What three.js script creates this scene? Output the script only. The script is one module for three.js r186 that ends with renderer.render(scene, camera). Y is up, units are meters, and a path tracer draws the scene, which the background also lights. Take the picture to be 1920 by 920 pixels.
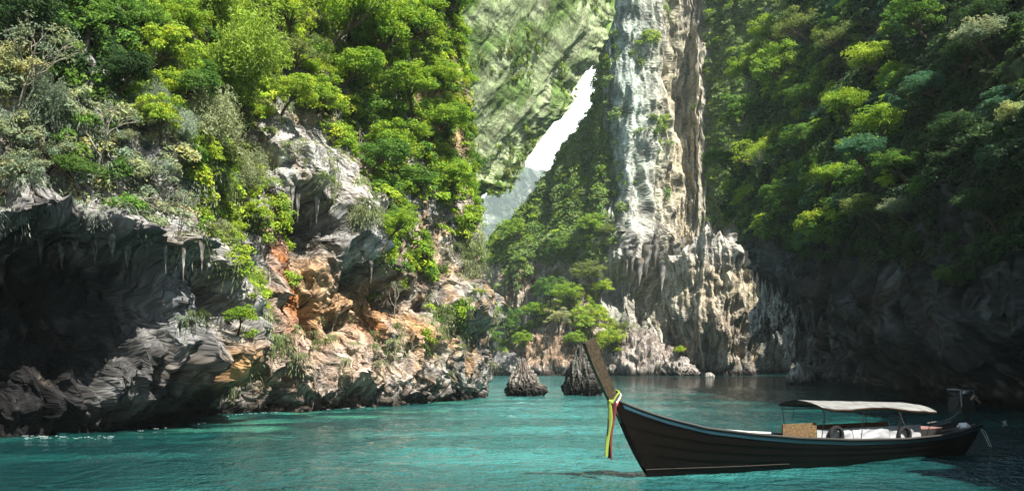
import * as THREE from 'three';
import { mergeGeometries, mergeVertices } from 'three/addons/utils/BufferGeometryUtils.js';
import { createNoise3D } from 'simplex-noise';

// ---------------------------------------------------------------- camera, sky, sun, exposure
const EYE = 2.56, F = 1663, HOR = 680;            // eye height over the water; focal length and horizon in photo pixels
const scene = new THREE.Scene();
const camera = new THREE.PerspectiveCamera(2 * Math.atan(460 / F) * 180 / Math.PI, 1920 / 920, 0.1, 4000);
camera.position.set(0, EYE, 0);
camera.setViewOffset(1920, 920, 0, 460 - HOR, 1920, 920);   // rising front, like a shift lens
camera.updateProjectionMatrix();
const renderer = new THREE.WebGLRenderer({ antialias: true });
renderer.toneMapping = THREE.LinearToneMapping;
renderer.toneMappingExposure = 3.0;
renderer.shadowMap.enabled = true;
const SUN = new THREE.Vector3(0.39, 0.83, 0.36).normalize();
{
  const V3 = new THREE.Vector3(125 / F, (HOR - 205) / F, -1).normalize();   // the brightest, hazy part of the sky, in the gap
  const W = 512, H = 256, data = new Float32Array(W * H * 4);
  for (let r = 0; r < H; r++) for (let c = 0; c < W; c++) {
    const el = ((r + 0.5) / H - 0.5) * Math.PI, az = ((c + 0.5) / W - 0.5) * 2 * Math.PI;
    const y = Math.sin(el), x = Math.cos(el) * Math.cos(az), z = Math.cos(el) * Math.sin(az);
    const gap = V3.x * x + V3.y * y + V3.z * z, k = Math.pow(1 - Math.max(0, y), 2.2), h = 3 * Math.exp((gap - 1) * 60), g = Math.pow(Math.max(0, x * SUN.x + y * SUN.y + z * SUN.z), 8);
    const i = (r * W + c) * 4, S = 0.29;
    data[i] = S * (0.16 + 1.0 * k + 0.6 * g + h); data[i + 1] = S * (0.34 + 0.86 * k + 0.55 * g + h); data[i + 2] = S * (0.66 + 0.58 * k + 0.42 * g + 0.9 * h); data[i + 3] = 1;
  }
  const sky = new THREE.DataTexture(data, W, H, THREE.RGBAFormat, THREE.FloatType);
  sky.mapping = THREE.EquirectangularReflectionMapping; sky.magFilter = sky.minFilter = THREE.LinearFilter; sky.needsUpdate = true;
  scene.background = sky; scene.environment = sky;
}
const sun = new THREE.DirectionalLight(new THREE.Color(1, 0.955, 0.86), 5);
sun.position.copy(SUN).multiplyScalar(300).add(new THREE.Vector3(0, 0, -80));
sun.target.position.set(0, 0, -80);
sun.castShadow = true; sun.shadow.mapSize.set(4096, 4096);
Object.assign(sun.shadow.camera, { left: -160, right: 160, top: 160, bottom: -160, near: 1, far: 700 });
scene.add(sun, sun.target);
scene.fog = new THREE.FogExp2(new THREE.Color(0.80, 0.97, 0.95), 0.00017);

// ---------------------------------------------------------------- helpers
function rng(seed) { let s = seed >>> 0; return () => { s = (s + 0x6d2b79f5) | 0; let t = Math.imul(s ^ (s >>> 15), 1 | s); t = (t + Math.imul(t ^ (t >>> 7), 61 | t)) ^ t; return ((t ^ (t >>> 14)) >>> 0) / 4294967296; }; }
const n3 = createNoise3D(rng(11));
const clamp = (x, a = 0, b = 1) => Math.min(b, Math.max(a, x)), lerp = (a, b, t) => a + (b - a) * t;
const smooth = (a, b, x) => { const t = clamp((x - a) / (b - a)); return t * t * (3 - 2 * t); };
function fbm(x, y, z, o = 4) { let a = 0.5, s = 0; for (let i = 0; i < o; i++) { s += a * n3(x, y, z); x = x * 2.03 + 7.1; y = y * 2.03 - 3.3; z = z * 2.03 + 1.7; a *= 0.5; } return s; }
function ridge(x, y, z, o = 4) { let a = 0.5, s = 0; for (let i = 0; i < o; i++) { s += a * (1 - Math.abs(n3(x, y, z)) * 2); x = x * 2.07 + 5.1; y = y * 2.07 + 2.3; z = z * 2.07 - 4.7; a *= 0.5; } return s; }
function table(rows) { return (x) => { if (x <= rows[0][0]) return rows[0][1]; for (let i = 1; i < rows.length; i++) if (x <= rows[i][0]) { const t = (x - rows[i - 1][0]) / (rows[i][0] - rows[i - 1][0]); return lerp(rows[i - 1][1], rows[i][1], t); } return rows[rows.length - 1][1]; }; }
const V = (x, y, z) => new THREE.Vector3(x, y, z);
const at = (px, py, d) => V((px - 960) / F * d, EYE + (HOR - py) / F * d, -d);
const used = new Map();
function numbered(name) { const k = used.get(name) ?? 0; used.set(name, k + 1); return k ? name + '_' + String(k).padStart(3, '0') : name; }
function shade(o) { o.traverse((m) => { if (m.isMesh) { m.castShadow = true; m.receiveShadow = true; } }); return o; }
function tag(o, label, category, group, kind) {
  if (label) o.userData.label = label;
  if (category) o.userData.category = category;
  if (group) o.userData.group = group;
  if (kind) o.userData.kind = kind;
  return o;
}
function part(name, geometry, material, parent, label) { const m = new THREE.Mesh(geometry, material); m.name = name; if (label) m.userData.label = label; parent.add(m); return m; }
function top(name, geometry, material) { const m = new THREE.Mesh(geometry, material); m.name = numbered(name); scene.add(m); return m; }
function base(name, p) { const g = new THREE.Group(); g.name = numbered(name); if (p) g.position.copy(p); scene.add(g); return g; }

// ---------------------------------------------------------------- computed textures
function perlin2(P, seed, Q = P) {          // periodic gradient noise, P cells across and Q cells up
  const R = rng(seed), g = []; for (let i = 0; i < P * Q; i++) { const a = R() * 6.2832; g.push([Math.cos(a), Math.sin(a)]); }
  const q = (i, j, dx, dy) => { const v = g[((j % Q + Q) % Q) * P + ((i % P + P) % P)]; return v[0] * dx + v[1] * dy; };
  return (x, y) => { const i = Math.floor(x), j = Math.floor(y), u = x - i, v = y - j, s = u * u * u * (u * (u * 6 - 15) + 10), t = v * v * v * (v * (v * 6 - 15) + 10);
    return lerp(lerp(q(i, j, u, v), q(i + 1, j, u - 1, v), s), lerp(q(i, j + 1, u, v - 1), q(i + 1, j + 1, u - 1, v - 1), s), t) * 1.4; };
}
function texture(N, f, srgb) {
  const d = new Uint8Array(N * N * 4);
  for (let j = 0; j < N; j++) for (let i = 0; i < N; i++) { const c = f(i / N, j / N), k = (j * N + i) * 4; d[k] = clamp(c[0]) * 255; d[k + 1] = clamp(c[1]) * 255; d[k + 2] = clamp(c[2]) * 255; d[k + 3] = 255; }
  const t = new THREE.DataTexture(d, N, N); t.wrapS = t.wrapT = THREE.RepeatWrapping; t.magFilter = t.minFilter = THREE.LinearFilter; if (srgb) t.colorSpace = THREE.SRGBColorSpace; t.needsUpdate = true; return t;
}
const p8 = perlin2(8, 1), p16 = perlin2(16, 2), p32 = perlin2(32, 3), p64 = perlin2(64, 4), p128 = perlin2(128, 5), tall16 = perlin2(16, 6, 4), tall32 = perlin2(32, 7, 8), tall64 = perlin2(64, 8, 16);
const rockField = (u, v) => {
  const wx = p8(u * 8, v * 8) * 0.012, wy = p8(u * 8 + 3, v * 8 + 5) * 0.012; u += wx; v += wy;
  const b = (f, P, k) => 2 * Math.abs(f(u * P, v * P * k)) - 0.5;
  return 0.15 * p8(u * 8, v * 8) + 0.30 * tall16(u * 16, v * 4) + 0.45 * tall32(u * 32, v * 8) + 0.16 * b(p32, 32, 1) + 0.30 * tall64(u * 64, v * 16) + 0.16 * b(p64, 64, 1) + 0.14 * p128(u * 128, v * 128);
};
const rockBump = texture(1024, (u, v) => { const h = 0.5 + 0.5 * rockField(u, v); return [h, h, h]; });
const rockMap = texture(1024, (u, v) => {
  const h = rockField(u, v), st = tall32(u * 32, v * 8) * 0.5 + tall64(u * 64, v * 16) * 0.5, sp = p128(u * 128, v * 128) + 0.5 * p64(u * 64, v * 64);
  const l = clamp(0.74 + 0.16 * h + 0.3 * st + 0.2 * sp, 0.25, 1);
  return [l, l * (0.985 + 0.02 * st), l * (0.97 + 0.04 * sp)];
}, true);
const waterBump = texture(1024, (u, v) => {
  const w = 0.35 * p16(u * 16 + p8(u * 8, v * 8), v * 16) + 0.3 * p32(u * 32 + p8(u * 8, v * 8), v * 32) + 0.18 * (1 - 2 * Math.abs(p64(u * 64, v * 64))) * 0.6 + 0.12 * p128(u * 128, v * 128);
  const h = 0.5 + 0.5 * w; return [h, h, h];
});
const grain = perlin2(8, 9, 64), grain2 = perlin2(16, 10, 128);
const woodMap = texture(512, (u, v) => { const g = grain(u * 8 + p8(u * 8, v * 8) * 0.4, v * 64) * 0.3 + p16(u * 16, v * 16) * 0.25 + grain2(u * 16, v * 128) * 0.15; const l = clamp(0.72 + g, 0.3, 1); return [l, l * 0.96, l * 0.9]; }, true);

function rockMaterial(tile, bump) {
  const map = rockMap.clone(), bm = rockBump.clone(); map.repeat.set(1 / tile, 1 / tile); bm.repeat.set(1 / tile, 1 / tile); map.needsUpdate = bm.needsUpdate = true;
  return new THREE.MeshPhysicalMaterial({ map, bumpMap: bm, bumpScale: bump, vertexColors: true, roughness: 0.95, specularIntensity: 0.25 });
}
const nearRock = rockMaterial(9, 0.26), midRock = rockMaterial(24, 0.45), farRock = rockMaterial(44, 0.6), roofRock = rockMaterial(60, 0.2);

// ---------------------------------------------------------------- cliffs: a sheet along a plan curve, pushed out of and into the rock
// curve: [x, z] points; the rock lies to the left of travel, open water to the right when flip = 1
function makeWall(o) {
  const c = new THREE.CatmullRomCurve3(o.pts.map((p) => V(p[0], 0, p[1])), false, 'centripetal');
  const L = c.getLength(), nS = o.nS, nV = o.nV, vf = o.vf ?? 0.86, P = [], N = [];
  c.arcLengthDivisions = 2000; c.updateArcLengths();
  for (let i = 0; i <= nS; i++) { P.push(c.getPointAt(i / nS)); }
  for (let i = 0; i <= nS; i++) {   // wide tangent, so that displaced columns do not cross
    const w = Math.max(2, Math.round(o.soft / L * nS)), a = P[Math.max(0, i - w)], b = P[Math.min(nS, i + w)], t = b.clone().sub(a).normalize();
    N.push(V(-t.z, 0, t.x).multiplyScalar(o.flip ?? 1));
  }
  const pxOf = P.map((p) => (-p.z > 1 ? 960 + p.x / -p.z * F : 1e9));
  const lo = o.pxRange?.[0] ?? 0, hi = o.pxRange?.[1] ?? nS;
  const sAt = (px) => { let best = lo, e = 1e9; for (let i = lo; i <= hi; i++) { const q = Math.abs(pxOf[i] - px); if (q < e) { e = q; best = i; } } return best; };
  const feats = (rows) => rows.map(([px, py, rx, ry, ...rest]) => { const i = sAt(px), d = -P[i].z, i0 = sAt(px - rx), i1 = sAt(px + rx); return { s: i / nS * L, y: EYE + (HOR - py) / F * d, rs: Math.max(0.05, Math.abs(i1 - i0) / 2 / nS * L), ry: ry / F * d, rest }; });
  const bumps = feats(o.bumps ?? []), paints = feats(o.paints ?? []);
  const pos = new Float32Array((nS + 1) * (nV + 1) * 3), uv = new Float32Array((nS + 1) * (nV + 1) * 2), col = new Float32Array(pos.length), meta = new Float32Array((nS + 1) * (nV + 1) * 2);
  for (let i = 0; i <= nS; i++) {
    const s = i / nS * L, p = P[i], n = N[i], px = pxOf[i], topY = o.top(s, px, p);
    for (let j = 0; j <= nV; j++) {
      const v = j / nV, k = i * (nV + 1) + j; let y, out = 0, crest = 0, big = 0;
      if (v <= vf) y = -1.6 + (topY + 1.6) * (v / vf); else { crest = (v - vf) / (1 - vf); y = topY + (o.rise ?? 0) * crest; out = -crest * (o.back ?? 20); if (o.close && crest > 0.5) y = topY * (1 - smooth(0.5, 1, crest)) - 1; }
      out += o.out(s, y, p, px);
      const ws = o.warpSize ?? 3, js = ws * 0.32 * fbm(s / ws * 0.8, y / ws * 0.8, 21, 3), jy = ws * 0.32 * fbm(s / ws * 0.8, y / ws * 0.8, 45, 3), jm = 1 + 0.45 * fbm(s / ws * 0.7, y / ws * 0.5, 63, 3);   // ragged outlines
      for (const b of bumps) { const q = ((s - b.s + js) / b.rs) ** 2 + ((y - b.y + jy) / b.ry) ** 2; if (q < 6) big += b.rest[0] * jm * Math.exp(-Math.pow(q, b.rest[1] ?? 1)); }
      out += big;
      const warp = o.warp ?? 0.5, wf = 1 / (o.warpSize ?? 3), X = p.x + n.x * out, Z = p.z + n.z * out;
      pos[k * 3] = X + warp * fbm(X * wf + 31, y * wf, Z * wf, 3);
      pos[k * 3 + 1] = y + (y > 0.3 ? warp * fbm(X * wf, y * wf + 77, Z * wf, 3) : 0);
      pos[k * 3 + 2] = Z + warp * fbm(X * wf, y * wf, Z * wf - 53, 3);
      uv[k * 2] = s; uv[k * 2 + 1] = y - big * 0.5;
      meta[k * 2] = s; meta[k * 2 + 1] = y;
    }
  }
  const index = new Uint32Array(nS * nV * 6); let q = 0; const fl = (o.flip ?? 1) > 0;
  for (let i = 0; i < nS; i++) for (let j = 0; j < nV; j++) { const a = i * (nV + 1) + j, b = a + nV + 1; if (fl) { index[q++] = a; index[q++] = b; index[q++] = a + 1; index[q++] = b; index[q++] = b + 1; index[q++] = a + 1; } else { index[q++] = a; index[q++] = a + 1; index[q++] = b; index[q++] = b; index[q++] = a + 1; index[q++] = b + 1; } }
  const g = new THREE.BufferGeometry(); g.setIndex(new THREE.BufferAttribute(index, 1)); g.setAttribute('position', new THREE.BufferAttribute(pos, 3)); g.setAttribute('uv', new THREE.BufferAttribute(uv, 2));
  g.computeVertexNormals(); const nor = g.attributes.normal.array, tmp = [0, 0, 0];
  for (let k = 0; k < pos.length / 3; k++) {
    o.color(tmp, pos[k * 3], pos[k * 3 + 1], pos[k * 3 + 2], meta[k * 2], nor[k * 3 + 1], pxOf[Math.floor(k / (nV + 1))]);
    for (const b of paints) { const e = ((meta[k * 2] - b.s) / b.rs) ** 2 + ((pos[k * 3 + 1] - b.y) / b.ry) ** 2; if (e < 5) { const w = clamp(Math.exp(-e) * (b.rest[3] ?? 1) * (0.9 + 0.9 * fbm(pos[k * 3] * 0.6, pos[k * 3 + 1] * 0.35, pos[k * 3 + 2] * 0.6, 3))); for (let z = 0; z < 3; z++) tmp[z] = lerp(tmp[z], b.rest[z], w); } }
    col[k * 3] = tmp[0]; col[k * 3 + 1] = tmp[1]; col[k * 3 + 2] = tmp[2];
  }
  g.setAttribute('color', new THREE.BufferAttribute(col, 3));
  const count = pos.length / 3;
  const point = (k) => ({ p: V(pos[k * 3], pos[k * 3 + 1], pos[k * 3 + 2]), n: V(nor[k * 3], nor[k * 3 + 1], nor[k * 3 + 2]) });
  const pix = (k) => { const d = -pos[k * 3 + 2]; return d > 1 ? [960 + pos[k * 3] / d * F, HOR - (pos[k * 3 + 1] - EYE) / d * F] : [1e9, 1e9]; };
  // the place on the rock that is seen at a photo pixel, for setting plants where they grow
  const find = (px, py) => { let best = -1, e = 1e18; for (let k = 0; k < count; k++) { const d = -pos[k * 3 + 2]; if (d < 1) continue; const a = 960 + pos[k * 3] / d * F - px, b = HOR - (pos[k * 3 + 1] - EYE) / d * F - py, w = a * a + b * b + d * 0.4; if (w < e) { e = w; best = k; } } return point(best); };
  return { geometry: g, nS, nV, count, point, pix, find, P, N, L };
}
// ---------------------------------------------------------------- rock colours (linear)
const mix3 = (o, a, t) => { o[0] = lerp(o[0], a[0], t); o[1] = lerp(o[1], a[1], t); o[2] = lerp(o[2], a[2], t); };
const GREY = [0.35, 0.35, 0.34], PALE = [0.62, 0.60, 0.56], DARK = [0.075, 0.078, 0.08], RUST = [0.48, 0.17, 0.05], ORANGE = [0.60, 0.36, 0.17], PINK = [0.58, 0.43, 0.34], TIDE = [0.03, 0.029, 0.027], MOSS = [0.10, 0.15, 0.05], CREAM = [0.70, 0.62, 0.44];
function limestone(o, x, y, z, s, k = 1) {
  o[0] = GREY[0]; o[1] = GREY[1]; o[2] = GREY[2];
  const streak = fbm(s * 0.9 / k, y * 0.09 / k, 3.3, 3), blot = fbm(x * 0.28 / k, y * 0.22 / k, z * 0.28 / k, 4), fine = fbm(x * 1.7 / k, y * 0.8 / k, z * 1.7 / k, 3);
  mix3(o, PALE, smooth(0.0, 0.45, streak + 0.5 * fine) * 0.8);
  mix3(o, DARK, smooth(0.05, 0.45, -streak + 0.4 * fine) * 0.75);
  mix3(o, ORANGE, smooth(0.12, 0.5, blot) * 0.35);
}
function tide(o, x, y, z, h) {
  const w = y + 0.5 * fbm(x * 0.8, y * 0.8, z * 0.8, 3);
  const barn = fbm(x * 3.1, y * 3.1, z * 3.1, 3);
  mix3(o, [0.10, 0.095, 0.09], (1 - smooth(h, h * 2.1, w)) * 0.75);
  mix3(o, PALE, smooth(0.12, 0.35, barn) * smooth(h * 0.5, h, w) * (1 - smooth(h * 1.4, h * 2.4, w)) * 0.7);
  mix3(o, TIDE, (1 - smooth(h * 0.35, h * 0.95, w)) * 0.95);
}

// ---------------------------------------------------------------- left cliff
const left = makeWall({
  pts: [[-26, -16], [-21.5, -25], [-17.8, -30.2], [-14.6, -33], [-13.1, -38], [-13.6, -43], [-12.3, -46.6], [-9.6, -50.5], [-6.2, -57], [-3.3, -63], [-3.0, -68], [-6, -75], [-14, -82], [-28, -88]],
  nS: 1200, nV: 430, vf: 0.88, soft: 3.2, back: 26, rise: 10, pxRange: [200, 853], warp: 0.5, warpSize: 2.2,
  top: () => 34,
  out: (s, y, p, px) => {
    const farEnd = smooth(-52, -64, p.z), big = 1.3 * fbm(p.x * 0.13, y * 0.11, p.z * 0.13, 3), flute = 0.5 * ridge(s * 0.55, y * 0.08, 9.1, 4), knob = 0.42 * fbm(s * 0.6, y * 0.45, 4.4, 5) + 0.14 * ridge(s * 2.6, y * 1.0, 2.2, 3) - 0.30 * Math.abs(n3(s * 1.3, y * 1.1, 5)) * (1 - smooth(4, 8, y)) - 0.12 * Math.abs(n3(s * 3.7, y * 3.1, 8)) + 0.05 * n3(s * 8, y * 7, 2) + 0.16 * ridge(s * 3.4, y * 1.3, 12, 3) * (1 - smooth(9, 14, y));
    const lean = -Math.max(0, y - 11) * lerp(0.42, 0.10, farEnd);
    const pill = smooth(-40, -34, p.z) * (0.9 * ridge(s * 0.8, y * 0.07, 31, 3) + 0.35 * ridge(s * 2.2, y * 0.15, 35, 2)) * (1 - smooth(8, 9.5, y));
    const lit = smooth(-42, -47, p.z), notch = lerp(-0.9, -0.3, lit) * Math.exp(-(((y - 0.1) / 0.9) ** 2)) + lit * 0.9 * (1 - smooth(1, 7, y));                       // cut by the waves
    const lip = lerp(0.6, 0.15, lit) * Math.exp(-(((y - 2.6) / 1.4) ** 2));
    return lean + big * (1 - 0.5 * farEnd) + flute + knob + pill + notch + lip;
  },
  bumps: [  // px, py, rx, ry, metres, sharpness
    [70, 590, 195, 150, -5.0, 1.8], [80, 424, 190, 36, 3.0, 1.8], [330, 470, 80, 22, 1.3, 1.6], [342, 620, 12, 60, -1.2, 1.2], [60, 560, 40, 90, 1.5, 1.2], [200, 640, 40, 100, 1.4, 1.2], [130, 500, 50, 60, -1.6, 1.4], [292, 590, 26, 150, 1.5, 1.2], [392, 560, 22, 90, 2.2, 1.5], [365, 565, 17, 42, -3.4, 2],
    [372, 672, 45, 45, 1.2, 1.4], [330, 750, 80, 40, 0.4, 1.2],
    [448, 640, 16, 150, -1.7, 1.2], [505, 560, 28, 110, 0.9, 1.2], [560, 300, 45, 85, 1.9, 1.5], [650, 380, 48, 110, 2.3, 1.4], [640, 470, 34, 32, 1.6, 1.4],
    [565, 425, 34, 62, -3.4, 1.8], [660, 530, 38, 30, -2.4, 1.5], [590, 515, 26, 60, 0.9, 1.2], [560, 600, 20, 34, -3.2, 2], [625, 610, 16, 30, -1.5, 1.3],
    [600, 690, 90, 60, 1.1, 1.3], [505, 730, 14, 50, -2.2, 1.3], [735, 560, 50, 30, -2.0, 1.3], [770, 625, 50, 30, 0.8, 1.2], [785, 660, 18, 18, -1.6, 1.3],
    [846, 640, 40, 70, 0.9, 1.4], [872, 570, 26, 42, 1.9, 1.5], [850, 480, 40, 50, 0.5, 1.2], [868, 600, 14, 26, -1.3, 1.4], [700, 690, 20, 60, -0.9, 1.3], [652, 745, 20, 30, -1.0, 1.2],
    [740, 720, 60, 40, 0.9, 1.2],
  ],
  paints: [
    [560, 540, 50, 70, ...ORANGE, 1.1], [500, 560, 24, 110, ...RUST, 1.1], [600, 590, 60, 60, ...ORANGE, 1], [680, 590, 30, 50, ...RUST, 1], [700, 560, 40, 40, ...ORANGE, .9], [770, 630, 50, 40, ...ORANGE, 1], [860, 560, 40, 60, ...ORANGE, 1.1], [800, 490, 40, 50, ...ORANGE, .8],
    [640, 690, 90, 50, ...PINK, 1], [520, 660, 50, 50, ...PINK, .9], [850, 660, 50, 60, ...PINK, 1], [362, 680, 45, 40, ...ORANGE, .8], [870, 200, 20, 100, ...ORANGE, .9], [862, 130, 30, 40, ...CREAM, .9], [868, 330, 20, 40, ...CREAM, .8], [440, 660, 30, 60, ...PINK, .8],
    [590, 300, 60, 70, 0.62, 0.62, 0.61, 1.2], [650, 430, 55, 80, 0.6, 0.61, 0.61, 1.1], [250, 420, 120, 30, 0.5, 0.5, 0.5, 1], [100, 560, 210, 120, .035, .036, .04, 1.6], [100, 740, 280, 100, .016, .016, .018, 1.9], [300, 765, 150, 42, .022, .022, .024, 1.7], [575, 420, 40, 60, ...DARK, .8], [300, 570, 42, 110, .26, .27, .28, 1.4], [360, 690, 40, 30, ...ORANGE, .9], [225, 740, 50, 50, .2, .2, .2, 1], [395, 560, 16, 80, .45, .45, .45, 1],  // cave, hollow and lower-left darks paint shade; the pale pillar patches paint sunlight
  ],
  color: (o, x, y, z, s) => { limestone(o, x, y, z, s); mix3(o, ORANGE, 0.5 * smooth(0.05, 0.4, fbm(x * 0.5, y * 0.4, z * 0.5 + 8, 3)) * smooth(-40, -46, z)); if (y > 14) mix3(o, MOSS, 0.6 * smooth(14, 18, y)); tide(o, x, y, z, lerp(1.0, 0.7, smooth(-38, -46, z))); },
});
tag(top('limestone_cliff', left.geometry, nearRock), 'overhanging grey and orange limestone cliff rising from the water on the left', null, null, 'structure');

// ---------------------------------------------------------------- right cliff
const roofY = table([[66, 5], [78, 6.5], [90, 10.5], [112, 18.5], [130, 24.5], [150, 26]]);
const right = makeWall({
  pts: [[26, 6], [18.5, -2], [16.8, -12], [19.5, -23], [24.2, -35], [25.6, -44], [24.8, -56], [24.8, -66], [25.8, -78], [27.2, -95], [29, -116], [30.5, -128], [34, -138], [44, -146], [60, -156], [82, -170]],  // unseen near stretch added to shade the water; hidden far turn shaped for light
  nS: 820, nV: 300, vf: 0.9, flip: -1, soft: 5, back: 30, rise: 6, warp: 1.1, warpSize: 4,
  top: (s, px, p) => lerp(lerp(22, 26, smooth(-8, -44, p.z)), lerp(66, 30, smooth(33, 48, p.x)), smooth(-50, -130, p.z)),
  out: (s, y, p, px) => {
    const big = 2.2 * fbm(p.x * 0.08, y * 0.08, p.z * 0.08, 3), flute = 0.9 * ridge(s * 0.42, y * 0.05, 2.7, 3), knob = 0.7 * fbm(s * 0.5, y * 0.5, 1.4, 4) + 0.45 * ridge(s * 1.3, y * 0.22, 14, 3) - 0.25 * Math.abs(n3(s * 1.7, y * 1.3, 6));
    const lean = -Math.max(0, y - lerp(13, 17, smooth(-60, -130, p.z))) * lerp(0.62, 0.3, smooth(-60, -135, p.z));
    const arch = smooth(-61, -67, p.z) * (1 - smooth(40, 50, p.x)), roof = roofY(-p.z) + 1.6 * fbm(s * 0.35, 0, 5, 3);
    const cave = -arch * lerp(9, 14, smooth(-100, -150, p.z)) * (1 - smooth(roof - 0.8, roof + 1.2, y)) * (1 - smooth(-150, -165, p.z));
    const hang = 1.6 * Math.exp(-(((y - 5.5) / 3) ** 2)) * (1 - arch);
    const notch = -2.4 * Math.exp(-(((y - 0.2) / 1.7) ** 2)) * (1 - arch);
    return big + flute + knob + lean + cave + hang + notch;
  },
  bumps: [[1650, 590, 60, 60, -3, 2], [1560, 500, 40, 60, .8, 1.2], [1700, 640, 90, 40, 1.2, 1.3], [1850, 600, 60, 90, 1, 1.2]],
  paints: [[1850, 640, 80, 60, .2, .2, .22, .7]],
  color: (o, x, y, z, s) => { limestone(o, x, y, z, s, 1.5); { const k = lerp(0.22, 0.5, smooth(-70, -110, z)); o[0] *= k * 0.95; o[1] *= k; o[2] *= k * 1.08; } if (y > 12) mix3(o, MOSS, 0.75 * smooth(12, 20, y)); mix3(o, MOSS, 0.6 * smooth(-80, -110, z) * smooth(14, 18, y)); tide(o, x, y, z, 1.0); },  // the rock colour is scaled down to paint the shade of this side
});
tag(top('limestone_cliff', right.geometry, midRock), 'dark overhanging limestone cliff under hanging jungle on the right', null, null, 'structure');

// ---------------------------------------------------------------- far wall, its slope on the left and its pale curtain of rock
const crestPy = table([[880, 560], [905, 490], [915, 478], [945, 428], [1000, 362], [1045, 288], [1075, 233], [1104, 166], [1113, 92], [1146, 0], [1180, -160], [1310, -200], [1420, -260], [1800, -300]]);
const farWall = makeWall({
  pts: [[-26, -228], [-9, -214], [8, -207], [19, -199], [24.5, -196], [40, -206], [48, -203], [60, -198], [100, -190]],
  nS: 640, nV: 330, vf: 0.93, soft: 6, back: 22, rise: 3, warp: 0.8, warpSize: 6, close: true,
  top: (s, px, p) => EYE + (HOR - crestPy(px)) / F * -p.z + 1.2 * fbm(s * 0.25, 1, 1, 3),
  out: (s, y, p, px) => {
    const big = 3 * fbm(p.x * 0.05, y * 0.03, p.z * 0.05, 3), cur = smooth(1130, 1170, px), flute = 2.6 * ridge(s * 0.11, y * 0.012, 8.7, 4) + 0.9 * cur * ridge(s * 0.35, y * 0.02, 2.2, 3), knob = lerp(1.2, 0.4, cur) * fbm(s * 0.22, y * lerp(0.16, 0.06, cur), 6, 4);
    const slope = -Math.max(0, y - 24) * 0.14 * (1 - smooth(1090, 1160, px));
    const overhang = smooth(18, 30, y) * 2.4 * smooth(1130, 1200, px);
    const bulge = 4 * Math.exp(-(((y - 15) / 14) ** 2)) * (1 - smooth(1130, 1200, px));
    return big + flute + knob + slope + overhang + bulge;
  },
  bumps: [[1298, 240, 26, 170, 4, 2.2], [1302, 120, 22, 60, 2.5, 1.6], [1225, 350, 30, 160, 1.5, 1.3], [1180, 470, 20, 70, 3, 1.2], [1195, 560, 45, 60, -5, 1.3], [1275, 540, 30, 110, 3, 1.3], [1250, 590, 14, 100, -4, 1.2], [1110, 460, 40, 40, 4, 1.2], [985, 520, 40, 70, 2, 1.2]],
  paints: [[1300, 240, 24, 200, 0.62, .57, .47, 1.1], [1245, 300, 60, 260, ...CREAM, 1.1], [1165, 180, 45, 260, .58, .70, .64, 1.1], [1190, 470, 40, 60, ...PALE, 1], [1290, 560, 40, 60, .5, .36, .22, .8], [985, 510, 50, 60, .5, .33, .2, .8], [1110, 460, 40, 40, ...PALE, .9], [1380, 640, 140, 50, .34, .36, .38, .8]],  // the mint patch paints bright haze over the left of the curtain
  color: (o, x, y, z, s) => {
    limestone(o, x, y, z, s * 0.6, 3); mix3(o, [0.52, 0.53, 0.46], 0.45);
    const st = fbm(s * 0.5, y * 0.02, 9, 3); mix3(o, PALE, 0.7 * smooth(0.05, 0.4, st)); mix3(o, MOSS, 0.55 * smooth(0.0, 0.45, -st + 0.3 * fbm(s * 0.1, y * 0.05, 3, 2)));
    tide(o, x, y, z, 1.6);
  },
});
tag(top('limestone_cliff', farWall.geometry, farRock), 'tall pale streaked limestone wall at the back of the cove', null, null, 'structure');

let roofGeometry;
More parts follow.
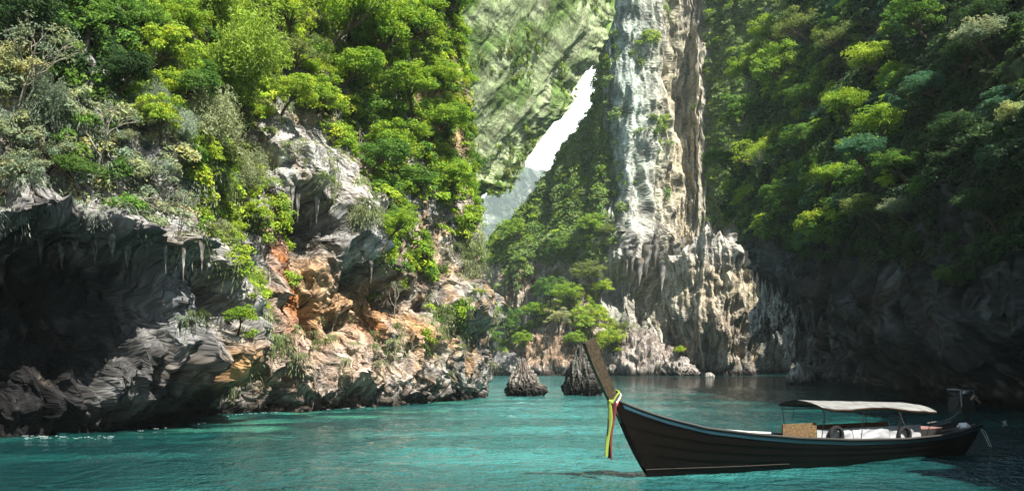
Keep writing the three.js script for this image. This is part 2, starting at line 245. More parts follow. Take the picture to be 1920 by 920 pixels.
// ---------------------------------------------------------------- leaning roof of rock left of the gap
{
  const edge = [[875, 388], [914, 360], [952, 348], [974, 318], [1014, 262], [1058, 202], [1074, 172], [1112, 112], [1146, 50], [1154, 0], [1172, -90]];
  const ec = new THREE.CatmullRomCurve3(edge.map(([px, py], i) => at(px, py, 150 + i * 2)), false, 'centripetal');
  const nc = new THREE.CatmullRomCurve3([[560, 250], [640, 180], [740, 90], [830, -40], [900, -180], [960, -330]].map(([px, py], i) => at(px, py, 128 + i * 2)), false, 'centripetal');
  const nA = 420, nB = 300, pos = [], uv = [], col = [], idx = [], o = [0, 0, 0];
  for (let i = 0; i <= nA; i++) {
    const e = ec.getPoint(i / nA), n = nc.getPoint(i / nA);
    for (let j = 0; j <= nB; j++) {
      const b = j / nB, k = b < 0.8 ? b / 0.8 : 1 - 0.0 * b, p = e.clone().lerp(n, Math.max(0, k) * 1.0);
      if (b < 0.8) {
        const sag = Math.sin(Math.PI * Math.pow(k, 0.7)) * 5, a = i / nA * 60, w = k * 46;
        const q = 1.0 * fbm(a * 0.03 + 0.3 * n3(a * 0.05, w * 0.05, 1), w * 0.10, 3, 3) + 0.14 * fbm(a * 0.05, w * 0.4 + n3(a * 0.04, w * 0.1, 7), 8, 4);
        p.addScaledVector(V(0.85, -0.5, 0), 1.7 * fbm(a * 0.15, 2, w * 0.03, 4) * (1 - smooth(0, 0.35, k)));
        p.x += q * 0.5 * smooth(0, 0.04, k) + fbm(a * 0.12, w * 0.15, 3, 3) * 0.7; p.y -= sag * 0.35 + q * 0.8 * smooth(0, 0.05, k) - fbm(a * 0.12, 4, w * 0.15, 3) * 0.7;
      } else { const t = (b - 0.8) / 0.2; p.copy(n).lerp(V(e.x - 8, e.y + 26, e.z - 6), smooth(0, 1, t)); p.y += 26 * Math.sin(Math.PI * t); if (t > 0.94) p.lerp(e, (t - 0.94) / 0.06); }
      pos.push(p.x, p.y, p.z); uv.push(i / nA * 90, b * 70);
      const a = i / nA * 60, w = k * 46, st = fbm(a * 0.06 + 0.3 * n3(a * 0.06, w * 0.06, 4), w * 0.42, 6, 4), pa = fbm(a * 0.07, w * 0.07, 2, 3);
      o[0] = 0.38; o[1] = 0.48; o[2] = 0.25; mix3(o, [0.70, 0.74, 0.52], smooth(-0.05, 0.45, st) * 0.4); mix3(o, [0.14, 0.26, 0.05], smooth(-0.05, 0.4, -st * 0.3 + pa) * 0.8);
      col.push(...o);
    }
  }
  for (let i = 0; i < nA; i++) for (let j = 0; j < nB; j++) { const a = i * (nB + 1) + j, b = a + nB + 1; idx.push(a, b, a + 1, b, b + 1, a + 1); }
  const g = new THREE.BufferGeometry(); g.setIndex(idx); g.setAttribute('position', new THREE.Float32BufferAttribute(pos, 3)); g.setAttribute('uv', new THREE.Float32BufferAttribute(uv, 2)); g.setAttribute('color', new THREE.Float32BufferAttribute(col, 3)); g.computeVertexNormals();
  roofGeometry = g;
  tag(top('limestone_cliff', g, roofRock), 'leaning mossy rock overhang that frames the bright gap from the left', null, null, 'structure');
}

// ---------------------------------------------------------------- rocks: noisy boulders and stacks
const rockMatA = rockMaterial(14, 0.45);
function rockGeometry(seed, detail, sx, sy, sz, o = {}) {
  const g = mergeVertices(new THREE.IcosahedronGeometry(1, detail).deleteAttribute('uv').deleteAttribute('normal')), p = g.attributes.position, v = V(), uv = [], col = [], c = [0, 0, 0], A = o.rough ?? 1;
  for (let i = 0; i < p.count; i++) {
    v.fromBufferAttribute(p, i); const d = v.clone();
    let r = 1 + A * (0.26 * fbm(d.x * 1.2 + seed, d.y * 1.2, d.z * 1.2, 3) + 0.14 * ridge(d.x * 2.4 + seed, d.y * 2.2, d.z * 2.4, 3) + 0.10 * fbm(d.x * 6 + seed, d.y * 5, d.z * 6, 3)) - 0.06;
    v.multiplyScalar(r);
    if (o.shape) o.shape(v);
    v.set(v.x * sx, v.y * sy, v.z * sz); p.setXYZ(i, v.x, v.y, v.z);
    uv.push(Math.atan2(d.x, d.z) * Math.max(sx, sz), v.y);
    limestone(c, v.x * 1.5 + seed, v.y * 1.5, v.z * 1.5, v.x * 2 + seed, o.k ?? 1); if (o.tint) mix3(c, o.tint, o.mix ?? 0.6);
    if (o.tide) tide(c, v.x + seed, v.y + (o.lift ?? 0), v.z, o.tide); c.forEach((q) => col.push(q));
  }
  g.setAttribute('uv', new THREE.Float32BufferAttribute(uv, 2)); g.setAttribute('color', new THREE.Float32BufferAttribute(col, 3)); g.computeVertexNormals(); return g;
}
function boulder(name, label, p, geometry, category = 'rock', group) { const m = top(name, geometry, rockMatA); m.position.copy(p); return tag(m, label, category, group); }
const onWater = (px, d) => V((px - 960) / F * d, 0, -d);
const stackShape = (lean, taper) => (v) => { const t = clamp((v.y + 0.1) / 1.1); const k = lerp(1.02, 0.42, Math.pow(t, taper)); v.x = v.x * k + lean * t; v.z *= k; if (v.y < 0.12) { const n = 1 - 0.16 * Math.exp(-(((v.y - 0.02) / 0.08) ** 2)); v.x *= n; v.z *= n; } };
boulder('sea_stack', 'small squat sea stack standing alone in the water left of the boat prow', onWater(984, 69), rockGeometry(3, 28, 1.55, 2.5, 1.5, { shape: stackShape(-0.1, 1.7), rough: 1.5, tide: 1.3, k: 0.6, tint: PINK, mix: 0.45 }), 'sea stack');
boulder('sea_stack', 'tall pointed dark sea stack standing just behind the boat prow', onWater(1092, 69.5), rockGeometry(9, 28, 1.55, 3.7, 1.5, { shape: stackShape(-0.12, 1.3), rough: 1.4, tide: 2.2, k: 0.6, tint: [0.2, 0.19, 0.17], mix: 0.5 }), 'sea stack');
boulder('boulder', 'white boulder standing in the water at the foot of the dark right cliff', onWater(1502, 105), rockGeometry(15, 22, 1.6, 2.5, 1.5, { tint: [0.8, 0.8, 0.78], mix: 0.85, tide: 0.5, shape: (v) => { if (v.y < 0) v.y *= 0.6; } }), 'boulder');
boulder('boulder', 'tiny pale rock just breaking the water before the shaded wall', onWater(1331, 165), rockGeometry(16, 12, 0.9, 0.75, 0.8, { tint: [0.7, 0.68, 0.62], mix: 0.8 }), 'boulder');
// islet
const ISL = 178;
boulder('islet', 'low limestone islet with a brown rock face and green trees on top', onWater(1050, ISL + 9), rockGeometry(31, 48, 13.5, 20, 9, { k: 2.2, tint: PINK, mix: 0.35, tide: 1.6, rough: 0.9, shape: (v) => { if (v.y > 0) { v.y *= 0.55 + 0.45 * Math.exp(-((v.x - 0.35) ** 2) * 4); } } }), 'islet');
boulder('boulder', 'brown rounded rock face at the front of the islet left of the prow', onWater(1028, ISL), rockGeometry(33, 26, 6.4, 8.3, 5, { k: 2, tint: [0.46, 0.29, 0.17], mix: 0.65, tide: 1.2 }), 'boulder');
boulder('boulder', 'big pinkish grey block at the right shoulder of the islet', onWater(1200, ISL + 1), rockGeometry(35, 26, 6.2, 9.2, 5, { k: 2, tint: [0.56, 0.48, 0.43], mix: 0.65, tide: 1.0, rough: 1.2 }), 'boulder');
boulder('boulder', 'grey rock between the prow and the pinkish block on the islet', onWater(1150, ISL + 2), rockGeometry(36, 22, 5, 6.4, 4.4, { k: 2, tint: [0.42, 0.38, 0.34], mix: 0.6, tide: 1.0 }), 'boulder');
boulder('boulder', 'upper rounded pinkish boulder in the pile at the right end of the islet', onWater(1246, ISL + 1), rockGeometry(37, 20, 3.2, 6.1, 3, { k: 1.5, tint: [0.52, 0.43, 0.4], mix: 0.65, tide: 0.9, rough: 1.2 }), 'boulder');
boulder('boulder', 'lower pale boulder in the pile at the right end of the islet', onWater(1268, ISL - 1), rockGeometry(38, 20, 3.1, 4, 3, { k: 1.5, tint: [0.6, 0.54, 0.5], mix: 0.7, tide: 0.9, rough: 1.2 }), 'boulder');
boulder('boulder', 'last small pale boulder where the islet meets the water on its right', onWater(1293, ISL - 2), rockGeometry(39, 18, 1.9, 2, 1.9, { k: 1.5, tint: [0.6, 0.55, 0.52], mix: 0.7, tide: 0.6, rough: 1.2 }), 'boulder');
boulder('boulder', 'low dark grey rock at the left foot of the islet', onWater(930, ISL + 4), rockGeometry(40, 22, 6.2, 5, 5, { k: 2, tint: [0.22, 0.23, 0.25], mix: 0.6, tide: 1.3 }), 'boulder');
boulder('boulder', 'pale rocks low by the water between the islet faces', onWater(976, ISL - 1), rockGeometry(41, 20, 3.6, 4, 3, { k: 1.5, tint: [0.5, 0.46, 0.42], mix: 0.6, tide: 0.9, rough: 1.3 }), 'boulder');
// headland with pinnacles between the pale wall and the right cliff
{
  const crest = table([[1278, 480], [1300, 446], [1318, 436], [1328, 414], [1336, 438], [1344, 444], [1352, 432], [1366, 452], [1376, 436], [1390, 480], [1408, 520], [1424, 575], [1440, 650], [1452, 720]]);
  const w = makeWall({
    pts: [[31, -180], [35.5, -175.5], [41, -174], [46.5, -175], [51, -179], [54, -188]], nS: 300, nV: 240, vf: 0.9, soft: 2.5, back: 7, rise: 0, warp: 0.45, warpSize: 4, close: true,
    top: (s, px, p) => EYE + (HOR - crest(px)) / F * -p.z,
    out: (s, y) => 1.8 * fbm(s * 0.15, y * 0.1, 3, 3) + 1.3 * ridge(s * 0.22, y * 0.03, 7, 3) + 0.3 * fbm(s * 0.5, y * 0.15, 2, 4) - 3.5 * Math.exp(-(((y - 2) / 6) ** 2)),
    color: (o, x, y, z, s) => { limestone(o, x, y, z, s, 1.6); mix3(o, [0.56, 0.46, 0.34], 0.5 * smooth(0.0, 0.3, fbm(x * 0.12, y * 0.1, 5, 3) + 0.15)); mix3(o, CREAM, 0.6 * smooth(8, 16, y)); mix3(o, [0.74, 0.72, 0.66], smooth(19, 26, y) * 0.8); tide(o, x, y, z, 1.5); },
  });
  tag(top('rock_headland', w.geometry, midRock), 'pale headland with jagged pinnacles beside the dark right cliff', 'headland', null, 'structure');
}
// white rocks added in place of sun patches under the right cliff
for (const [px, py, d, w, h, label] of [[1437, 560, 122, 0.55, 3.2, 'thin white rock pillar with a knob on top, added for a sun patch under the right cliff'], [1428, 605, 124, 1.6, 2.6, 'white rock added for the sun patch low left of the thin pillar'], [1466, 585, 120, 1.6, 2.6, 'white rock added for the sun patch right of the thin pillar under the overhang'], [1492, 585, 113, 0.5, 1.6, 'small white knob of rock added for a sun patch at the edge of the dark cave'], [1486, 640, 116, 1.1, 2.4, 'broken white rock added for the sun patch above the white boulder']])
  boulder('sun_patch_rock', label, at(px, py, d), rockGeometry(px, 18, w, h, w, { tint: [0.78, 0.78, 0.76], mix: 0.8, rough: 1.5 }), 'rock');

// distant hill seen through the gap
{
  const D = 2300, w = makeWall({
    pts: [[-260, -2300], [-120, -2300], [0, -2300], [120, -2300], [300, -2300]], nS: 420, nV: 260, vf: 0.85, soft: 40, back: 260, rise: 30, warp: 18, warpSize: 60,
    top: (s, px) => EYE + (HOR - table([[600, 330], [905, 350], [960, 300], [985, 287], [1050, 290], [1120, 330], [1300, 400]])(px)) / F * D,
    out: (s, y) => -y * 0.35 + 40 * fbm(s * 0.005, y * 0.005, 1, 4) + 20 * ridge(s * 0.012, y * 0.008, 2, 3) + 9 * fbm(s * 0.05, y * 0.05, 6, 3),
    color: (o, x, y, z, s) => { o[0] = 0.09; o[1] = 0.14; o[2] = 0.07; mix3(o, [0.45, 0.46, 0.43], smooth(0.1, 0.4, fbm(s * 0.01, y * 0.007, 4, 4)) * 0.7); },
  });
  tag(top('hill', w.geometry, farRock), 'pale hazy hill far beyond the gap', null, null, 'structure');
}

// ---------------------------------------------------------------- stalactites, parts of the cliffs they hang from
{
  const proto = [0, 1, 2].map((k) => { const g = new THREE.ConeGeometry(1, 1, 9, 10, false).rotateX(Math.PI).translate(0, -0.5, 0), p = g.attributes.position, col = [], c = [0, 0, 0]; for (let i = 0; i < p.count; i++) { const x = p.getX(i), y = p.getY(i), z = p.getZ(i), f = 1 + 0.5 * fbm(x * 2 + k * 9, y * 5, z * 2, 2); p.setXYZ(i, x * f + 0.3 * fbm(y * 2, k, 1, 2), y, z * f); limestone(c, x * 2 + k, y * 4, z * 2, x * 3, 1); col.push(c[0] * 0.8, c[1] * 0.8, c[2] * 0.8); } g.setAttribute('color', new THREE.Float32BufferAttribute(col, 3)); g.computeVertexNormals(); return g; });
  const shadeRock = midRock.clone(); shadeRock.color.setRGB(0.3, 0.31, 0.33);  // stalactites darkened to match the shade painted into the right cliff
  const R = rng(77), hang = (wall, mesh, px, py, len, rad) => { const q = wall.find(px, py), m = part('stalactite', proto[Math.floor(R() * 3)], wall === right ? shadeRock : midRock, mesh); m.position.copy(q.p).addScaledVector(V(q.n.x, 0, q.n.z), -rad * 0.5); m.scale.set(rad, len, rad); m.rotation.y = R() * 6; };
  const cliffs = scene.children.filter((c) => c.name.startsWith('limestone_cliff'));
  for (let i = 0; i < 24; i++) hang(right, cliffs[1], 1405 + i * 5.2 + R() * 4, 450 + i * 4.2 + R() * 45, 1.4 + R() * 2.4, 0.3 + R() * 0.45);
  for (let i = 0; i < 26; i++) hang(right, cliffs[1], 1560 + i * 12 + R() * 8, 505 + R() * 70, 0.6 + R() * 1.5, 0.10 + R() * 0.2);
  for (let i = 0; i < 14; i++) hang(left, cliffs[0], 545 + i * 11 + R() * 6, 330 + R() * 60 + i * 8, 0.7 + R() * 1.3, 0.1 + R() * 0.14);
  for (let i = 0; i < 10; i++) hang(left, cliffs[0], 70 + i * 34, 440 + R() * 20, 0.5 + R() * 0.9, 0.08 + R() * 0.12);
  for (let i = 0; i < 12; i++) hang(farWall, cliffs[2], 1150 + i * 13, 430 + R() * 60, 4 + R() * 5, 0.6 + R() * 0.8);
}
// ---------------------------------------------------------------- water
{
  const xs = [], zs = [];
  for (let x = -46; x <= 46.01; x += 0.26) xs.push(x);
  for (let k = 1, x = 46.3; x < 2600; k++) { x += 1.2 * Math.pow(1.16, k); xs.push(x); xs.unshift(-x); }
  for (let z = 900, k = 30; z > 5; z /= 1.35) zs.push(z);
  for (let z = 4; z > -230; ) { zs.push(z); z -= z > -8 ? 0.4 : lerp(0.13, 1.2, clamp((-z - 14) / 150)); }
  for (let z = -232; z > -2800; z *= 1.15) zs.push(z);
  const nx = xs.length, nz = zs.length, pos = new Float32Array(nx * nz * 3), uv = new Float32Array(nx * nz * 2), col = new Float32Array(nx * nz * 3), idx = [];
  const waves = [[1.0, 0.3, 2.6, .020], [-0.4, 1, 1.7, .014], [0.7, 0.8, 1.15, .010], [-0.9, 0.5, 4.3, .022], [0.2, -1, 0.85, .007]].map(([a, b, l, h], i) => { const q = Math.hypot(a, b); return [a / q * 6.283 / l, b / q * 6.283 / l, h, i * 1.7]; });
  for (let j = 0; j < nz; j++) for (let i = 0; i < nx; i++) {
    const x = xs[i], z = zs[j], k = j * nx + i; let y = 0;
    if (Math.abs(x) < 60 && z < 6 && z > -110) { const wx = x + 0.9 * n3(x * 0.3, z * 0.3, 1), wz = z + 0.9 * n3(x * 0.3, z * 0.3, 9), am = 0.55 + 0.6 * n3(x * 0.12, z * 0.12, 4); for (const w of waves) y += 1.5 * w[2] * am * Math.sin(w[0] * wx + w[1] * wz + w[3]); y += 0.014 * fbm(x * 1.1, z * 1.3, 3, 3); y *= smooth(-110, -60, z) ; }
    pos[k * 3] = x; pos[k * 3 + 1] = y; pos[k * 3 + 2] = z; uv[k * 2] = x / 11; uv[k * 2 + 1] = z / 11;
    const s = smooth(0.0, 0.5, fbm(x * 0.06, z * 0.14, 2, 3) + 0.1), c = [0.003, 0.024, 0.025]; mix3(c, [0.008, 0.066, 0.060], s * 0.8); mix3(c, [0.036, 0.17, 0.165], (0.55 + 0.5 * s) * Math.exp(-(((x - 0.5 + z * 0.02) / 7) ** 2)) * smooth(-12, -22, z));  // bright central lobe paints the sky reflection into the water colour
    mix3(c, [0.05, 0.22, 0.15], 0.8 * smooth(0.05, 0.4, fbm(x * 0.12 + z * 0.05, z * 0.22, 7, 3)) * Math.exp(-(((x + 8) / 7) ** 2)) * smooth(-26, -38, z));
    col.set(c, k * 3);
  }
  for (let j = 0; j < nz - 1; j++) for (let i = 0; i < nx - 1; i++) { const a = j * nx + i, b = a + nx; idx.push(a, a + 1, b, a + 1, b + 1, b); }
  const g = new THREE.BufferGeometry(); g.setIndex(idx); g.setAttribute('position', new THREE.BufferAttribute(pos, 3)); g.setAttribute('uv', new THREE.BufferAttribute(uv, 2)); g.setAttribute('color', new THREE.BufferAttribute(col, 3)); g.computeVertexNormals();
  const m = new THREE.MeshPhysicalMaterial({ vertexColors: true, roughness: 0.06, ior: 1.33, bumpMap: waterBump, bumpScale: 0.3 });
  tag(top('water', g, m), 'teal green rippled water of the cove', null, null, 'structure');
}

{ // broken white water where the swell laps the foot of the cliff
  const R = rng(55), sh = [0, 1, 2].map((k) => { const g = new THREE.CircleGeometry(1, 14).rotateX(-Math.PI / 2), p = g.attributes.position; for (let i = 1; i < p.count; i++) { const f = 0.35 + 0.65 * Math.abs(n3(p.getX(i) * 1.7 + k * 5, p.getZ(i) * 1.7, 3)) * 1.6; p.setXYZ(i, p.getX(i) * f, 0.012 * Math.sin(i * 2.4), p.getZ(i) * f); } g.computeVertexNormals(); return g; });
  const m = new THREE.InstancedMesh(sh[0], new THREE.MeshStandardMaterial({ color: new THREE.Color().setRGB(0.32, 0.38, 0.38), roughness: 0.9 }), 110), q = new THREE.Quaternion();
  for (let i = 0; i < 110; i++) { const px = i < 50 ? 40 + 170 * R() : 250 + 640 * R(), d0 = i < 50 ? lerp(29.5, 30.6, R()) : 0, line = table([[225, 31.6], [380, 37], [440, 43], [640, 48.5], [780, 55.5], [890, 62.5]])(px); const d = (d0 || line) - 0.6 * R() * R(), s = i < 50 ? 0.02 + 0.09 * R() * R() : 0.03 + 0.07 * R(); m.setMatrixAt(i, new THREE.Matrix4().compose(V((px - 960) / F * d, 0.055, -d), q.setFromAxisAngle(V(0, 1, 0), R() * 6), V(s * (1 + 2.5 * R()), 1, s * 0.8))); }
  m.name = 'foam'; scene.add(tag(m, 'specks of white foam along the foot of the left cliff', 'foam', null, 'stuff'));
}
// ---------------------------------------------------------------- foliage
class Leaves {
  constructor() { this.p = []; this.c = []; this.i = []; }
  leaf(c, n, t, l, w, k) {     // a folded four-cornered blade
    const b = n.clone().cross(t).normalize(), q = this.p.length / 3, f = n.clone().multiplyScalar(l * 0.12);
    for (const v of [c.clone().addScaledVector(t, -l / 2), c.clone().addScaledVector(b, w / 2).add(f), c.clone().addScaledVector(t, l / 2).addScaledVector(n, -l * 0.1), c.clone().addScaledVector(b, -w / 2).add(f)]) { this.p.push(v.x, v.y, v.z); this.c.push(...k); }
    this.i.push(q, q + 1, q + 2, q, q + 2, q + 3);
  }
  build() { const g = new THREE.BufferGeometry(); g.setAttribute('position', new THREE.Float32BufferAttribute(this.p, 3)); g.setAttribute('color', new THREE.Float32BufferAttribute(this.c, 3)); g.setIndex(this.i); g.computeVertexNormals(); return g; }
}
const dirOf = (R) => { const u = R() * 2 - 1, a = R() * 6.2832, s = Math.sqrt(1 - u * u); return V(s * Math.cos(a), u, s * Math.sin(a)); };
function clump(L, R, c, r, n, leaf, o = {}) {
  const hue = R(), flat = o.flat ?? 0.65, up = o.up ?? 0.7;
  for (let i = 0; i < n; i++) {
    const d = dirOf(R); if (d.y < -0.25 && R() < 0.75) d.y = -d.y;
    const p = c.clone().addScaledVector(V(d.x, d.y * flat, d.z), r * Math.pow(R(), 0.4));
    const nn = d.clone().multiplyScalar(0.6).add(V(0, up, 0)).addScaledVector(dirOf(R), 0.75).normalize(), t = dirOf(R).cross(nn).normalize();
    if (o.droop) t.add(V(0, -o.droop, 0)).normalize();
    const z = 0.62 + 0.5 * R() + 0.25 * hue, y = R() < 0.16 ? 1.35 : 1;
    L.leaf(p, nn, t, leaf * (0.6 + 0.8 * R()), leaf * (o.thin ?? 0.5) * (0.7 + 0.6 * R()), [z * y * (0.9 + 0.3 * hue), z * (y > 1 ? 1.1 : 1), z * (1.1 - 0.35 * hue)]);
  }
}
function tube(points, r0, r1, seg = 10, rad = 6) {
  const c = new THREE.CatmullRomCurve3(points), g = new THREE.TubeGeometry(c, seg, 1, rad, false), p = g.attributes.position;
  for (let i = 0; i <= seg; i++) { const m = c.getPointAt(i / seg), r = lerp(r0, r1, i / seg); for (let j = 0; j <= rad; j++) { const k = i * (rad + 1) + j; p.setXYZ(k, m.x + (p.getX(k) - m.x) * r, m.y + (p.getY(k) - m.y) * r, m.z + (p.getZ(k) - m.z) * r); } }
  return g;
}
// tree prototypes: root at the origin, crown of radius about 2 at (0, HT, LEAN)
const HT = 1.9, LEAN = 1.3;
function treeProto(seed, o) {
  const R = rng(seed), L = new Leaves(), wood = [], c0 = V(0, HT, LEAN);
  wood.push(tube([V(0, -0.5, -0.3), V(0.1, HT * 0.4, LEAN * 0.25), V(-0.05, HT * 0.8, LEAN * 0.85)], 0.13, 0.07));
  for (let i = 0; i < o.clumps; i++) {
    const d = dirOf(R); if (d.y < -0.35) d.y *= -0.6;
    const q = Math.pow(R(), 0.45), c = c0.clone().add(V(d.x * 1.75 * q, d.y * (o.tall ?? 1.3) * q, d.z * 1.6 * q));
    if (o.layer) c.y = c0.y + Math.round((c.y - c0.y) / 0.55) * 0.55 + (R() - 0.5) * 0.15;
    clump(L, R, c, lerp(0.34, 0.62, R()) * (o.fat ?? 1), o.leaves, o.leaf, o);
    if (i < 11) { const m = c0.clone().lerp(c, 0.45).add(V(0, -0.25, 0)); wood.push(tube([V(-0.03, HT * 0.62, LEAN * 0.6), m, c], 0.05, 0.012, 6, 5)); }
  }
  return { crown: L.build(), trunk: mergeGeometries(wood) };
}
function featherProto(seed) {       // bamboo-like plume of many fine arching stems
  const R = rng(seed), L = new Leaves(), wood = [];
  for (let i = 0; i < 46; i++) {
    const a = R() * 6.283, sp = 0.4 + R() * 1.5, h = HT + 0.4 + R() * 2.2, tip = V(Math.cos(a) * sp, h * (0.85 - 0.25 * R()), Math.sin(a) * sp + LEAN), c = new THREE.CatmullRomCurve3([V(Math.cos(a) * 0.1, 0, Math.sin(a) * 0.1), V(Math.cos(a) * sp * 0.3, h * 0.6, Math.sin(a) * sp * 0.3 + LEAN * 0.5), V(Math.cos(a) * sp * 0.75, h, Math.sin(a) * sp * 0.75 + LEAN * 0.9), tip]);
    if (i < 14) wood.push(tube(c.getPoints(4), 0.025, 0.008, 6, 4));
    for (let k = 0; k < 280; k++) { const t = 0.22 + 0.78 * R(), p = c.getPoint(t).addScaledVector(dirOf(R), 0.30), td = dirOf(R).add(V(0, -0.7, 0)).normalize(), n = dirOf(R).cross(td).normalize(), z = 0.75 + 0.5 * R(); L.leaf(p, n, td, 0.19 * (0.6 + 0.7 * R()), 0.032, [z, z, z]); }
  }
  return { crown: L.build(), trunk: mergeGeometries(wood) };
}
function bareProto(seed, leaves) {  // pale twisting trunk, forking twigs and few leaves
  const R = rng(seed), L = new Leaves(), wood = [];
  const grow = (p, d, len, r, lev) => {
    const m = p.clone().addScaledVector(d, len * 0.5).addScaledVector(dirOf(R), len * 0.10), e = p.clone().addScaledVector(d, len).addScaledVector(dirOf(R), len * 0.08);
    wood.push(tube([p, m, e], r, r * 0.6, 5, lev > 1 ? 4 : 6));
    if (lev === 4) { if (R() < leaves) clump(L, R, e, 0.32, 26, 0.13, { flat: 0.8 }); return; }
    const n = lev === 0 ? 3 : R() < 0.6 ? 3 : 2;
    for (let i = 0; i < n; i++) grow(lev === 0 && i ? m.clone().lerp(e, 0.5 * i) : e, d.clone().addScaledVector(dirOf(R), 0.75).add(V(0, 0.12, 0)).normalize(), len * (0.6 + 0.25 * R()), r * 0.58, lev + 1);
  };
  grow(V(0, -0.2, -0.1), V(0.12, 0.9, 0.3).normalize(), 1.7, 0.085, 0);
  return { crown: L.build(), trunk: mergeGeometries(wood) };
}
const PROTO = {
  broad: [treeProto(101, { clumps: 58, leaves: 75, leaf: 0.17 }), treeProto(102, { clumps: 50, leaves: 80, leaf: 0.18, tall: 1.6 }), treeProto(103, { clumps: 64, leaves: 66, leaf: 0.15, fat: 0.9 })],
  umbrella: [treeProto(111, { clumps: 60, leaves: 80, leaf: 0.15, flat: 0.55, up: 1.0, fat: 1.1, tall: 1.1 }), treeProto(112, { clumps: 56, leaves: 86, leaf: 0.15, flat: 0.6, up: 1.0, fat: 1.05, tall: 1.35 })],
  airy: [treeProto(121, { clumps: 44, leaves: 46, leaf: 0.15, fat: 0.8, tall: 1.5 }), treeProto(122, { clumps: 40, leaves: 50, leaf: 0.14, fat: 0.85 })],
  feather: [featherProto(131), featherProto(132)],
  bare: [bareProto(141, 0.8), bareProto(142, 0.55), bareProto(143, 0.12)],
};
const TINT = { lime: [0.29, 0.42, 0.035], gold: [0.42, 0.38, 0.03], bright: [0.20, 0.34, 0.025], mid: [0.09, 0.20, 0.025], deep: [0.03, 0.075, 0.018], grey: [0.23, 0.30, 0.18], teal: [0.06, 0.17, 0.085], cream: [0.30, 0.38, 0.16], straw: [0.32, 0.36, 0.17], olive: [0.15, 0.21, 0.05] };
const leafMat = (c) => new THREE.MeshPhysicalMaterial({ color: new THREE.Color().setRGB(...c), vertexColors: true, roughness: 1, specularIntensity: 0.35, transmission: 0.42, thickness: 0, side: THREE.DoubleSide });
const LEAFMAT = Object.fromEntries(Object.entries(TINT).map(([k, c]) => [k, leafMat(c)])), whiteLeaf = leafMat([1, 1, 1]);
const bark = new THREE.MeshStandardMaterial({ color: new THREE.Color().setRGB(0.16, 0.12, 0.085), roughness: 0.95, map: woodMap }), paleBark = new THREE.MeshStandardMaterial({ color: new THREE.Color().setRGB(0.62, 0.60, 0.54), roughness: 0.9, map: woodMap });
const firsts = {}; let treeCount = 0;
function tree(place, px, py, rpx, kind, tint, label, category = 'tree', name) {
  const list = PROTO[kind], key = kind + (treeCount++ % list.length), proto = list[treeCount % list.length], q0 = place.find(px, py), d = -q0.p.z, sc = rpx / F * d / 2;
  const nh = V(q0.n.x, 0, q0.n.z).normalize(), q = place.find(px - LEAN * sc * nh.x * F / d * 0.8, py + HT * sc * F / d * 0.85);
  const id = kind + (treeCount % list.length) + tint; let o; const nm = name ?? { broad: 'leafy_tree', umbrella: 'flat_crowned_tree', airy: 'open_crowned_tree', feather: 'feathery_bamboo', bare: 'pale_bare_tree' }[kind];
  if (firsts[id]) { o = firsts[id].clone(); o.name = numbered(nm); scene.add(o); }
  else { o = base(nm); part('trunk', proto.trunk, kind === 'bare' ? paleBark : bark, o); if (proto.crown.index.count) part('crown', proto.crown, LEAFMAT[tint], o); firsts[id] = o; }
  o.position.copy(q.p).addScaledVector(nh, -0.15 * sc); o.scale.setScalar(sc); o.rotation.set(0, Math.atan2(nh.x, nh.z) + (((treeCount * 0.618) % 1) - 0.5) * 1.2, 0);
  return tag(o, label, category);
}
